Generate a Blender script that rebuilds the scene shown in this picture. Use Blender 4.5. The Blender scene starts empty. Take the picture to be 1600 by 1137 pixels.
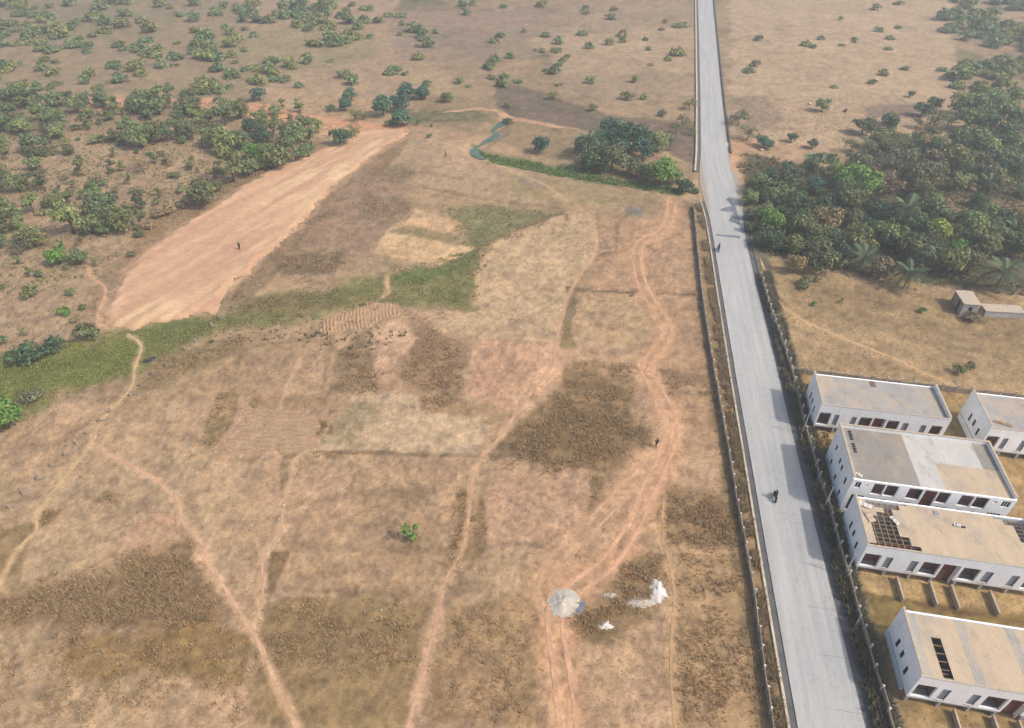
import bpy, bmesh, math, random
import numpy as np
from mathutils import Vector, Matrix, Euler

S = bpy.context.scene
COL = S.collection
rnd = random.Random(7)
R = math.radians

# ------------------------------------------------------------------ camera, sky, sun, exposure
CAM_H, FPX, PITCH = 70.0, 1050.0, R(39.5)
cam_d = bpy.data.cameras.new('camera')
cam = bpy.data.objects.new('camera', cam_d); COL.objects.link(cam)
cam.location = (0, 0, CAM_H)
cam.rotation_euler = (R(90) - PITCH, 0, 0)
cam_d.sensor_width = 36.0
cam_d.lens = 36.0 * FPX / 1600.0
cam_d.clip_start = 0.5
cam_d.clip_end = 12000
S.camera = cam

SUN_AZ, SUN_EL = R(113), R(47)          # clockwise from +Y
world = bpy.data.worlds.new('World'); S.world = world
world.use_nodes = True
wn = world.node_tree
wn.nodes.clear()
w_out = wn.nodes.new('ShaderNodeOutputWorld')
w_bg = wn.nodes.new('ShaderNodeBackground')
w_sky = wn.nodes.new('ShaderNodeTexSky')
w_sky.sky_type = 'NISHITA'
w_sky.sun_disc = False
w_sky.sun_elevation = SUN_EL
w_sky.sun_rotation = SUN_AZ
w_sky.dust_density = 4.0
w_bg.inputs['Strength'].default_value = 0.15
wn.links.new(w_sky.outputs['Color'], w_bg.inputs['Color'])
wn.links.new(w_bg.outputs['Background'], w_out.inputs['Surface'])

sun_d = bpy.data.lights.new('sun', 'SUN')
sun_d.energy = 2.3
sun_d.angle = R(0.9)
sun_d.color = (1.0, 0.945, 0.86)
sun = bpy.data.objects.new('sun', sun_d); COL.objects.link(sun)
sdir = Vector((math.sin(SUN_AZ) * math.cos(SUN_EL), math.cos(SUN_AZ) * math.cos(SUN_EL), math.sin(SUN_EL)))
sun.rotation_euler = sdir.to_track_quat('Z', 'Y').to_euler()
sun.location = sdir * 300

S.view_settings.view_transform = 'Standard'
S.view_settings.look = 'None'
S.view_settings.exposure = 0.42
S.view_settings.gamma = 1.0
S.view_settings.use_curve_mapping = False
S.render.engine = 'CYCLES'
S.cycles.use_denoising = True
S.cycles.max_bounces = 5
S.cycles.diffuse_bounces = 3
S.cycles.glossy_bounces = 2
S.cycles.transmission_bounces = 2
S.cycles.volume_bounces = 0
S.cycles.caustics_reflective = False
S.cycles.caustics_refractive = False

HAZE_DENSITY = 0.0008
GROUND = 0.74
ALB = 0.80        # factor from the picture's tone of a lit surface to its albedo

# ------------------------------------------------------------------ helpers
cP, sP = math.cos(PITCH), math.sin(PITCH)


def P(px, py, z=0.0):
    """the point at height z seen at pixel (px, py) of the 1600 x 1137 photograph"""
    u = (px - 800.0) / FPX
    v = (py - 568.5) / FPX
    dx, dy, dz = u, cP - v * sP, -sP - v * cP
    t = (z - CAM_H) / dz
    return (dx * t, dy * t)


def pxm(y):
    """pixels per metre on the ground at world distance y"""
    return FPX / (y * cP + CAM_H * sP)


def lin(c):
    out = []
    for v in c:
        v = v / 255.0
        out.append(v / 12.92 if v <= 0.04045 else ((v + 0.055) / 1.055) ** 2.4)
    return out


def alb(c, k=None):
    k = ALB if k is None else k
    return [min(0.9, v * k) for v in lin(c)]


def hash2(ix, iy, seed):
    n = (ix.astype(np.int64) * 374761393 + iy.astype(np.int64) * 668265263 + seed * 974711) & 0xFFFFFFFF
    n = ((n ^ (n >> 13)) * 1274126177) & 0xFFFFFFFF
    n = n ^ (n >> 16)
    return (n & 0xFFFFFF) / float(0xFFFFFF)


def vnoise(x, y, seed=0):
    x = np.asarray(x, dtype=np.float64); y = np.asarray(y, dtype=np.float64)
    ix = np.floor(x); iy = np.floor(y)
    fx = x - ix; fy = y - iy
    fx = fx * fx * (3 - 2 * fx); fy = fy * fy * (3 - 2 * fy)
    a = hash2(ix, iy, seed); b = hash2(ix + 1, iy, seed)
    c = hash2(ix, iy + 1, seed); d = hash2(ix + 1, iy + 1, seed)
    return (a * (1 - fx) + b * fx) * (1 - fy) + (c * (1 - fx) + d * fx) * fy


def fbm(x, y, seed=0, octv=4):
    t = 0.0; a = 0.5; s = 0.0
    x = np.asarray(x, dtype=np.float64); y = np.asarray(y, dtype=np.float64)
    for o in range(octv):
        t = t + a * vnoise(x, y, seed + o * 17)
        s += a; a *= 0.5
        x = x * 2.03 + 13.1; y = y * 2.03 + 7.7
    return t / s


def sstep(a, b, x):
    t = np.clip((x - a) / (b - a), 0, 1)
    return t * t * (3 - 2 * t)


def poly_sd(x, y, poly):
    """signed distance to a polygon, positive inside"""
    pts = np.array(poly, dtype=np.float64)
    d2 = np.full(x.shape, 1e18)
    inside = np.zeros(x.shape, dtype=bool)
    n = len(pts)
    for i in range(n):
        ax, ay = pts[i]; bx, by = pts[(i + 1) % n]
        ex, ey = bx - ax, by - ay
        wx, wy = x - ax, y - ay
        t = np.clip((wx * ex + wy * ey) / (ex * ex + ey * ey + 1e-12), 0, 1)
        d2 = np.minimum(d2, (wx - ex * t) ** 2 + (wy - ey * t) ** 2)
        cond = ((ay <= y) & (by > y)) | ((by <= y) & (ay > y))
        if abs(ey) > 1e-12:
            xi = ax + (y - ay) / ey * ex
            inside ^= cond & (x < xi)
    d = np.sqrt(d2)
    return np.where(inside, d, -d)


def line_d(x, y, pts):
    d2 = np.full(np.shape(x), 1e18)
    for (ax, ay), (bx, by) in zip(pts[:-1], pts[1:]):
        ex, ey = bx - ax, by - ay
        wx, wy = x - ax, y - ay
        t = np.clip((wx * ex + wy * ey) / (ex * ex + ey * ey + 1e-12), 0, 1)
        d2 = np.minimum(d2, (wx - ex * t) ** 2 + (wy - ey * t) ** 2)
    return np.sqrt(d2)


def smooth_line(pts, step):
    """Catmull-Rom through the points, resampled"""
    p = [np.array(q, dtype=float) for q in pts]
    p = [2 * p[0] - p[1]] + p + [2 * p[-1] - p[-2]]
    out = []
    for i in range(1, len(p) - 2):
        n = max(2, int(np.linalg.norm(p[i + 1] - p[i]) / step))
        for k in range(n):
            t = k / n
            out.append(0.5 * ((2 * p[i]) + (-p[i - 1] + p[i + 1]) * t + (2 * p[i - 1] - 5 * p[i] + 4 * p[i + 1] - p[i + 2]) * t * t
                              + (-p[i - 1] + 3 * p[i] - 3 * p[i + 1] + p[i + 2]) * t ** 3))
    out.append(p[-2])
    return [tuple(q) for q in out]


def PL(l, z=0.0):
    return [P(a, b, z) for a, b in l]


# road edges as functions of the distance
_ly = [-60, 38.2, 49, 63.7, 86.3, 109.8, 130, 142, 149, 158, 168, 219, 400, 1200]
_lx = [15.9, 29.6, 31.15, 33.3, 36.5, 40.0, 43.1, 44.6, 44.6, 46.2, 48.9, 59.8, 97.5, 268]
_ry = [-60, 38.2, 66.1, 83.4, 109.8, 130, 143, 150, 158, 165, 219, 400, 1200]
_rx = [22.4, 36.3, 40.3, 42.9, 46.7, 49.9, 53.0, 55.4, 55.6, 55.6, 66.5, 104.4, 275]


def _sm(yv, ys, xs):
    yv = np.asarray(yv, dtype=float)
    return sum(np.interp(yv + o, ys, xs) for o in (-6, -3, 0, 3, 6)) / 5.0


def roadL(y): return _sm(y, _ly, _lx)
def roadR(y): return _sm(y, _ry, _rx)


STREAM = PL([(792, 186), (771, 201), (777, 208), (760, 219), (741, 231), (745, 241), (756, 247), (800, 251), (860, 262)])


def hgt(x, y):
    x = np.asarray(x, dtype=float); y = np.asarray(y, dtype=float)
    rc = 0.5 * (roadL(y) + roadR(y))
    d = np.abs(x - rc)
    m = sstep(8, 26, d)
    m = np.where((x > rc) & (y < 92), 0.0, m)
    m = np.where((x > rc) & (y >= 92), m * sstep(92, 110, y), m)
    far = sstep(250, 900, y)
    h = m * ((fbm(x / 34.0, y / 34.0, 5, 3) - 0.5) * (0.9 + far * 6))
    if np.any((y > 100) & (y < 220)):
        ds = line_d(x, y, STREAM)
        h = h - 0.8 * (1 - sstep(1.0, 4.5, ds))
    return h


def h1(x, y):
    return float(hgt(np.array([x]), np.array([y]))[0])


def mesh_np(name, verts, faces_flat, loop_tot, colors=None, smooth=False):
    me = bpy.data.meshes.new(name)
    nv = len(verts); nf = len(loop_tot)
    me.vertices.add(nv)
    me.vertices.foreach_set('co', np.asarray(verts, dtype=np.float32).ravel())
    me.loops.add(len(faces_flat))
    me.loops.foreach_set('vertex_index', np.asarray(faces_flat, dtype=np.int32))
    me.polygons.add(nf)
    ls = np.zeros(nf, dtype=np.int32); ls[1:] = np.cumsum(loop_tot)[:-1]
    me.polygons.foreach_set('loop_start', ls)
    me.polygons.foreach_set('loop_total', np.asarray(loop_tot, dtype=np.int32))
    me.update(calc_edges=True)
    if colors is not None:
        ca = me.color_attributes.new('Col', 'FLOAT_COLOR', 'POINT')
        c4 = np.ones((nv, 4), dtype=np.float32); c4[:, :3] = colors
        ca.data.foreach_set('color', c4.ravel())
    if smooth:
        me.polygons.foreach_set('use_smooth', np.ones(nf, dtype=bool))
    return me


def link(o, parent=None):
    COL.objects.link(o)
    if parent is not None:
        o.parent = parent
    return o


def obj_me(name, me, mat=None, parent=None, loc=(0, 0, 0), rot=(0, 0, 0)):
    o = bpy.data.objects.new(name, me)
    if mat is not None and len(me.materials) == 0:
        me.materials.append(mat)
    o.location = loc; o.rotation_euler = rot
    return link(o, parent)


def tag(o, label=None, cat=None, group=None, kind=None):
    if label: o['label'] = label
    if cat: o['category'] = cat
    if group: o['group'] = group
    if kind: o['kind'] = kind
    return o


def thing(name, label, cat, loc=(0, 0, 0), rz=0.0, group=None):
    o = bpy.data.objects.new(name, None)
    o.empty_display_size = 0.3
    o.location = loc; o.rotation_euler = (0, 0, rz)
    link(o)
    return tag(o, label, cat, group)


class MB:
    """collects boxes, tubes and faces; build() links them as one object"""
    def __init__(self): self.bm = bmesh.new()

    def box(self, x0, x1, y0, y1, z0, z1, M=None):
        co = [(x0, y0, z0), (x1, y0, z0), (x1, y1, z0), (x0, y1, z0), (x0, y0, z1), (x1, y0, z1), (x1, y1, z1), (x0, y1, z1)]
        vs = [self.bm.verts.new((M @ Vector(c)) if M else c) for c in co]
        for f in ((3, 2, 1, 0), (4, 5, 6, 7), (0, 1, 5, 4), (1, 2, 6, 5), (2, 3, 7, 6), (3, 0, 4, 7)):
            self.bm.faces.new([vs[i] for i in f])
        return self

    def face(self, pts):
        self.bm.faces.new([self.bm.verts.new(p) for p in pts]); return self

    def tube(self, pts, rads, n=6, cap=True):
        rings = []
        pts = [Vector(p) for p in pts]
        for i, p in enumerate(pts):
            d = (pts[min(i + 1, len(pts) - 1)] - pts[max(i - 1, 0)]).normalized()
            a = d.orthogonal().normalized(); b = d.cross(a)
            r = rads[i] if hasattr(rads, '__len__') else rads
            rings.append([self.bm.verts.new(p + (a * math.cos(2 * math.pi * k / n) + b * math.sin(2 * math.pi * k / n)) * r) for k in range(n)])
        for q, s in zip(rings[:-1], rings[1:]):
            for k in range(n):
                self.bm.faces.new([q[k], q[(k + 1) % n], s[(k + 1) % n], s[k]])
        if cap:
            self.bm.faces.new(list(reversed(rings[0]))); self.bm.faces.new(rings[-1])
        return self

    def ring(self, c, R0, r, axis='y', n=14, m=5):
        vs = []
        for i in range(n):
            a = 2 * math.pi * i / n; row = []
            for j in range(m):
                b = 2 * math.pi * j / m
                q = (R0 + r * math.cos(b))
                v = Vector((q * math.cos(a), r * math.sin(b), q * math.sin(a)))
                row.append(self.bm.verts.new(Vector(c) + v))
            vs.append(row)
        for i in range(n):
            for j in range(m):
                self.bm.faces.new([vs[i][j], vs[(i + 1) % n][j], vs[(i + 1) % n][(j + 1) % m], vs[i][(j + 1) % m]])
        return self

    def ball(self, c, r, sc=(1, 1, 1), u=10, v=7):
        M = Matrix.Translation(c) @ Matrix.Diagonal((sc[0], sc[1], sc[2], 1))
        bmesh.ops.create_uvsphere(self.bm, u_segments=u, v_segments=v, radius=r, matrix=M); return self

    def mesh(self, name, smooth=False):
        bmesh.ops.recalc_face_normals(self.bm, faces=self.bm.faces)
        me = bpy.data.meshes.new(name)
        self.bm.to_mesh(me); self.bm.free()
        if smooth:
            for p in me.polygons: p.use_smooth = True
        return me

    def build(self, name, mat, parent=None, loc=(0, 0, 0), rot=(0, 0, 0), smooth=False):
        return obj_me(name, self.mesh(name, smooth), mat, parent, loc, rot)


# ------------------------------------------------------------------ materials
def new_mat(name):
    m = bpy.data.materials.new(name); m.use_nodes = True
    nt = m.node_tree
    b = nt.nodes['Principled BSDF']
    b.inputs['Roughness'].default_value = 0.9
    b.inputs['Specular IOR Level'].default_value = 0.2
    return m, nt, b


def nd(nt, t, **k):
    n = nt.nodes.new(t)
    for a, v in k.items(): setattr(n, a, v)
    return n


def mixc(nt, fac, a, b, mode='MIX'):
    n = nt.nodes.new('ShaderNodeMix'); n.data_type = 'RGBA'; n.blend_type = mode
    for sock, v in ((n.inputs['Factor'], fac), (n.inputs[6], a), (n.inputs[7], b)):
        if hasattr(v, 'is_linked') or hasattr(v, 'links'): nt.links.new(v, sock)
        elif isinstance(v, (int, float)): sock.default_value = v
        else: sock.default_value = (v[0], v[1], v[2], 1)
    return n.outputs[2]


def noise(nt, scale, detail=3, rough=0.6, vec=None):
    n = nd(nt, 'ShaderNodeTexNoise')
    n.inputs['Scale'].default_value = scale; n.inputs['Detail'].default_value = detail; n.inputs['Roughness'].default_value = rough
    if vec is not None: nt.links.new(vec, n.inputs['Vector'])
    return n.outputs['Fac']


def ramp(nt, fac, a, b, va=(0, 0, 0), vb=(1, 1, 1)):
    n = nd(nt, 'ShaderNodeValToRGB')
    e = n.color_ramp.elements
    e[0].position = a; e[1].position = b
    e[0].color = (va[0], va[1], va[2], 1); e[1].color = (vb[0], vb[1], vb[2], 1)
    nt.links.new(fac, n.inputs['Fac'])
    return n.outputs['Color']


def coords(nt, kind='Object'):
    return nd(nt, 'ShaderNodeTexCoord').outputs[kind]


def scaled(nt, vec, s):
    n = nd(nt, 'ShaderNodeMapping'); n.inputs['Scale'].default_value = s
    nt.links.new(vec, n.inputs['Vector']); return n.outputs['Vector']


def bump(nt, b, hsock, strength, dist):
    n = nd(nt, 'ShaderNodeBump'); n.inputs['Strength'].default_value = strength; n.inputs['Distance'].default_value = dist
    nt.links.new(hsock, n.inputs['Height']); nt.links.new(n.outputs['Normal'], b.inputs['Normal'])


def mat_vcol(name, fine=1.0, rough=0.95, bump_s=0.22):
    """soil: colour from the Col attribute with grain on top"""
    m, nt, b = new_mat(name)
    at = nd(nt, 'ShaderNodeAttribute'); at.attribute_name = 'Col'
    co = coords(nt)
    n1 = noise(nt, 3.2 * fine, 5, 0.75, co)
    n2 = noise(nt, 0.5 * fine, 4, 0.65, co)
    n3 = noise(nt, 11.0 * fine, 2, 0.6, co)
    c = mixc(nt, 1.0, at.outputs['Color'], ramp(nt, n1, 0.3, 0.7, (0.76, 0.75, 0.73), (1.22, 1.21, 1.19)), 'MULTIPLY')
    c = mixc(nt, 1.0, c, ramp(nt, n2, 0.32, 0.68, (0.88, 0.88, 0.87), (1.11, 1.10, 1.09)), 'MULTIPLY')
    c = mixc(nt, 1.0, c, ramp(nt, n3, 0.3, 0.7, (0.84, 0.84, 0.84), (1.15, 1.15, 1.15)), 'MULTIPLY')
    nt.links.new(c, b.inputs['Base Color'])
    b.inputs['Roughness'].default_value = rough
    b.inputs['Specular IOR Level'].default_value = 0.05
    bump(nt, b, n1, bump_s, 0.12)
    return m


def mat_plain(name, col, var=0.18, scale=1.5, rough=0.85, spec=0.2, k=None, objvar=0.0, bump_s=0.0, k2=None):
    m, nt, b = new_mat(name)
    c0 = alb(col, k)
    co = coords(nt)
    n1 = noise(nt, scale, 4, 0.65, co)
    lo = [v * (1 - var) for v in c0]; hi = [min(0.95, v * (1 + var)) for v in c0]
    c = ramp(nt, n1, 0.3, 0.7, lo, hi)
    if objvar:
        oi = nd(nt, 'ShaderNodeObjectInfo')
        c = mixc(nt, 1.0, c, ramp(nt, oi.outputs['Random'], 0, 1, (1 - objvar,) * 3, (1 + objvar,) * 3), 'MULTIPLY')
    nt.links.new(c, b.inputs['Base Color'])
    b.inputs['Roughness'].default_value = rough
    b.inputs['Specular IOR Level'].default_value = spec
    if bump_s: bump(nt, b, n1, bump_s, 0.05)
    return m


def mat_leaf(name, col, var=0.25, objvar=0.22, trans=0.25):
    m, nt, b = new_mat(name)
    c0 = lin(col)
    at = nd(nt, 'ShaderNodeAttribute'); at.attribute_name = 'Col'
    oi = nd(nt, 'ShaderNodeObjectInfo')
    c = mixc(nt, 1.0, c0, at.outputs['Color'], 'MULTIPLY')
    c = mixc(nt, 1.0, c, ramp(nt, oi.outputs['Random'], 0, 1, (1 - objvar, 1 - objvar * 0.8, 1 - objvar * 0.2),
                              (1 + objvar * 1.2, 1 + objvar, 1 + objvar * 0.4)), 'MULTIPLY')
    nt.links.new(c, b.inputs['Base Color'])
    b.inputs['Roughness'].default_value = 0.65
    tr = nd(nt, 'ShaderNodeBsdfTranslucent'); nt.links.new(c, tr.inputs['Color'])
    mx = nd(nt, 'ShaderNodeMixShader'); mx.inputs['Fac'].default_value = trans
    nt.links.new(b.outputs['BSDF'], mx.inputs[1]); nt.links.new(tr.outputs['BSDF'], mx.inputs[2])
    nt.links.new(mx.outputs['Shader'], nt.nodes['Material Output'].inputs['Surface'])
    return m


M = {}
M['soil'] = mat_vcol('soil', 1.0)
M['path'] = mat_vcol('path_dust', 1.3, 0.95, 0.25)
M['grass'] = None
M['wall'] = mat_plain('white_render', (240, 240, 240), 0.04, 0.8, 0.85, k=0.98)
m_, nt, b = new_mat('white_render')
geo = nd(nt, 'ShaderNodeNewGeometry').outputs['Position']
n1 = noise(nt, 1.0, 4, 0.65, scaled(nt, geo, (2.2, 2.2, 0.22)))
n2 = noise(nt, 0.7, 4, 0.6, geo)
c = mixc(nt, ramp(nt, n1, 0.55, 0.82), (0.88, 0.88, 0.87), (0.66, 0.64, 0.60))
c = mixc(nt, 1.0, c, ramp(nt, n2, 0.3, 0.7, (0.93, 0.93, 0.925), (1.04, 1.04, 1.04)), 'MULTIPLY')
nt.links.new(c, b.inputs['Base Color'])
M['wall'] = m_
M['sidewall'] = M['wall']
M['dirtywall'] = mat_plain('dirty_render', (190, 188, 184), 0.22, 0.9, 0.9)
M['inner'] = mat_plain('brown_block', (132, 98, 86), 0.2, 1.2, 0.9)
M['door'] = mat_plain('red_brown_board', (120, 62, 50), 0.15, 1.0, 0.7)
M['dark'] = mat_plain('dark_glass', (38, 36, 42), 0.2, 2.0, 0.25, 0.4)
M['louvre'] = mat_plain('grey_louvre', (150, 154, 158), 0.12, 3.0, 0.5, 0.4)
M['concrete'] = mat_plain('weathered_concrete', (162, 148, 130), 0.3, 1.4, 0.9, objvar=0.2, bump_s=0.3)
M['postconc'] = mat_plain('pale_concrete', (205, 198, 184), 0.2, 2.0, 0.9, objvar=0.12)
M['coping'] = mat_plain('dusty_coping', (194, 178, 156), 0.15, 2.0, 0.9)
M['timber'] = mat_plain('old_timber', (150, 124, 94), 0.25, 3.0, 0.9, objvar=0.2)
M['bark'] = mat_plain('bark', (112, 96, 80), 0.25, 3.0, 0.95, objvar=0.15)
M['whitepole'] = mat_plain('galvanised_pole', (196, 196, 192), 0.1, 3.0, 0.6)
M['whitesand'] = mat_plain('white_sand', (226, 220, 212), 0.16, 1.5, 0.95, k=0.74, bump_s=0.4)
M['greysand'] = mat_plain('pale_gravel', (196, 186, 170), 0.2, 3.0, 0.95, bump_s=0.5)
M['bluetarp'] = mat_plain('blue_tarp', (158, 166, 178), 0.15, 2.0, 0.6)
M['skin'] = mat_plain('skin', (92, 64, 50), 0.1, 3.0, 0.6)
M['black'] = mat_plain('black_rubber', (36, 36, 38), 0.15, 4.0, 0.6)
M['redpaint'] = mat_plain('dark_red_paint', (96, 36, 34), 0.1, 4.0, 0.35, 0.5)
M['steel'] = mat_plain('steel', (120, 120, 124), 0.1, 4.0, 0.4, 0.5)


def mat_roof(name, base, dust, grey, greyfrac=0.4, objvar=0.04):
    m, nt, b = new_mat(name)
    co = coords(nt)
    at = nd(nt, 'ShaderNodeNewGeometry')
    pos = at.outputs['Position']
    n1 = noise(nt, 0.30, 4, 0.6, pos)
    n2 = noise(nt, 1.6, 4, 0.7, scaled(nt, pos, (2.0, 0.6, 1)))
    c = mixc(nt, ramp(nt, n1, greyfrac, greyfrac + 0.16), alb(grey), alb(dust))
    c = mixc(nt, 1.0, c, ramp(nt, n2, 0.3, 0.7, (0.92,) * 3, (1.06,) * 3), 'MULTIPLY')
    n3 = noise(nt, 0.55, 5, 0.7, scaled(nt, pos, (1.4, 0.7, 1)))
    c = mixc(nt, ramp(nt, n3, 0.52, 0.74, (0, 0, 0), (0.55, 0.55, 0.55)), c, alb((132, 122, 110)))
    oi = nd(nt, 'ShaderNodeObjectInfo')
    c = mixc(nt, 1.0, c, ramp(nt, oi.outputs['Random'], 0, 1, (1 - objvar,) * 3, (1 + objvar,) * 3), 'MULTIPLY')
    nt.links.new(c, b.inputs['Base Color'])
    b.inputs['Roughness'].default_value = 0.75
    b.inputs['Specular IOR Level'].default_value = 0.15
    return m


M['roof_tan'] = mat_roof('dusty_tan_sheet', None, (210, 187, 157), (192, 176, 156), 0.34)
M['roof_mix'] = mat_roof('dusty_grey_sheet', None, (194, 178, 158), (174, 170, 164), 0.44)
M['roof_light'] = mat_roof('bare_light_sheet', None, (214, 208, 196), (206, 202, 195), 0.45)
M['roof_grey'] = mat_roof('weathered_grey_sheet', None, (180, 164, 144), (160, 152, 142), 0.5)

# road concrete: streaks along the road from the UV map
m, nt, b = new_mat('road_concrete')
uv = nd(nt, 'ShaderNodeUVMap'); uv.uv_map = 'UVMap'
sv = uv.outputs['UV']
n1 = noise(nt, 1.0, 4, 0.6, scaled(nt, sv, (1.3, 0.035, 1)))
n2 = noise(nt, 1.0, 4, 0.65, scaled(nt, sv, (0.35, 0.09, 1)))
n3 = noise(nt, 1.0, 3, 0.7, scaled(nt, sv, (3.0, 1.2, 1)))
c = mixc(nt, ramp(nt, n1, 0.32, 0.68), alb((174, 173, 170)), alb((194, 192, 187)))
c = mixc(nt, 1.0, c, ramp(nt, n2, 0.3, 0.7, (0.93, 0.935, 0.945), (1.06, 1.05, 1.03)), 'MULTIPLY')
c = mixc(nt, 1.0, c, ramp(nt, n3, 0.3, 0.7, (0.93,) * 3, (1.05,) * 3), 'MULTIPLY')
sx = nd(nt, 'ShaderNodeSeparateXYZ'); nt.links.new(sv, sx.inputs[0])
ab = nd(nt, 'ShaderNodeMath', operation='ABSOLUTE'); nt.links.new(sx.outputs['X'], ab.inputs[0])
n4 = noise(nt, 1.0, 4, 0.7, scaled(nt, sv, (1.1, 0.5, 1)))
ad = nd(nt, 'ShaderNodeMath', operation='MULTIPLY_ADD'); nt.links.new(n4, ad.inputs[0]); ad.inputs[1].default_value = 1.5; nt.links.new(ab.outputs[0], ad.inputs[2])
dv = nd(nt, 'ShaderNodeMath', operation='MULTIPLY'); nt.links.new(ad.outputs[0], dv.inputs[0]); dv.inputs[1].default_value = 0.2
c = mixc(nt, ramp(nt, dv.outputs[0], 0.77, 0.90, (0, 0, 0), (0.75, 0.75, 0.75)), c, alb((168, 150, 126)))
n5 = noise(nt, 1.0, 5, 0.75, scaled(nt, sv, (0.9, 0.35, 1)))
c = mixc(nt, ramp(nt, n5, 0.60, 0.72, (0, 0, 0), (0.5, 0.5, 0.5)), c, alb((140, 140, 140)))
vo = nd(nt, 'ShaderNodeTexVoronoi'); vo.feature = 'DISTANCE_TO_EDGE'; vo.inputs['Scale'].default_value = 1.0
wv_ = nd(nt, 'ShaderNodeVectorMath', operation='ADD')
nn = nd(nt, 'ShaderNodeTexNoise'); nn.inputs['Scale'].default_value = 0.9; nn.inputs['Detail'].default_value = 4; nt.links.new(sv, nn.inputs['Vector'])
sc_ = nd(nt, 'ShaderNodeVectorMath', operation='SCALE'); nt.links.new(nn.outputs['Color'], sc_.inputs[0]); sc_.inputs['Scale'].default_value = 0.5
nt.links.new(scaled(nt, sv, (0.24, 0.12, 1)), wv_.inputs[0]); nt.links.new(sc_.outputs[0], wv_.inputs[1])
nt.links.new(wv_.outputs[0], vo.inputs['Vector'])
c = mixc(nt, ramp(nt, vo.outputs['Distance'], 0.002, 0.010, (0.3, 0.3, 0.3), (0, 0, 0)), c, alb((122, 120, 116)))
nt.links.new(c, b.inputs['Base Color'])
b.inputs['Roughness'].default_value = 0.8
M['road'] = m
M['road_far'] = mat_plain('pale_far_concrete', (190, 188, 184), 0.1, 0.5, 0.85)
M['drain'] = mat_plain('dirty_drain_concrete', (100, 100, 100), 0.25, 0.8, 0.9)
M['kerb'] = mat_plain('pale_kerb', (205, 190, 166), 0.2, 1.2, 0.9)
M['patch'] = mat_plain('blue_grey_road_shade', (140, 160, 168), 0.06, 0.6, 0.7)  # unused; colour of the house shadows cast on the road, no mending there
M['stain'] = mat_plain('dark_asphalt', (122, 126, 132), 0.25, 0.5, 0.8)
M['joint'] = mat_plain('joint_filler', (110, 112, 112), 0.2, 2.0, 0.9)
m, nt, b = new_mat('stream_water')
n1 = noise(nt, 0.4, 3, 0.6, coords(nt))
nt.links.new(ramp(nt, n1, 0.35, 0.65, alb((72, 96, 74)), alb((104, 126, 112))), b.inputs['Base Color'])
b.inputs['Roughness'].default_value = 0.25
M['water'] = m
m, nt, b = new_mat('muddy_water')
b.inputs['Base Color'].default_value = (0.045, 0.042, 0.05, 1); b.inputs['Roughness'].default_value = 0.2
M['mud'] = m

M['tuft'] = mat_leaf('grass_blade', (255, 255, 255), 0, 0.0, 0.5)
LEAF = {
    'mid': mat_leaf('leaf_mid_green', (122, 136, 92), objvar=0.3),
    'bright': mat_leaf('leaf_bright_green', (108, 142, 72), objvar=0.12),
    'dark': mat_leaf('leaf_dark_green', (88, 110, 78)),
    'blue': mat_leaf('leaf_blue_green', (90, 120, 98)),
    'olive': mat_leaf('leaf_olive', (116, 122, 82)),
    'dry': mat_leaf('leaf_dry_brown', (138, 124, 94), trans=0.1),
    'yellow': mat_leaf('leaf_yellow_green', (146, 160, 84)),
    'palm': mat_leaf('palm_leaf', (98, 112, 84)),
    'grey': mat_leaf('leaf_grey', (114, 120, 96)),
}

# ------------------------------------------------------------------ the ground
TAN = (182, 153, 122)
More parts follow.
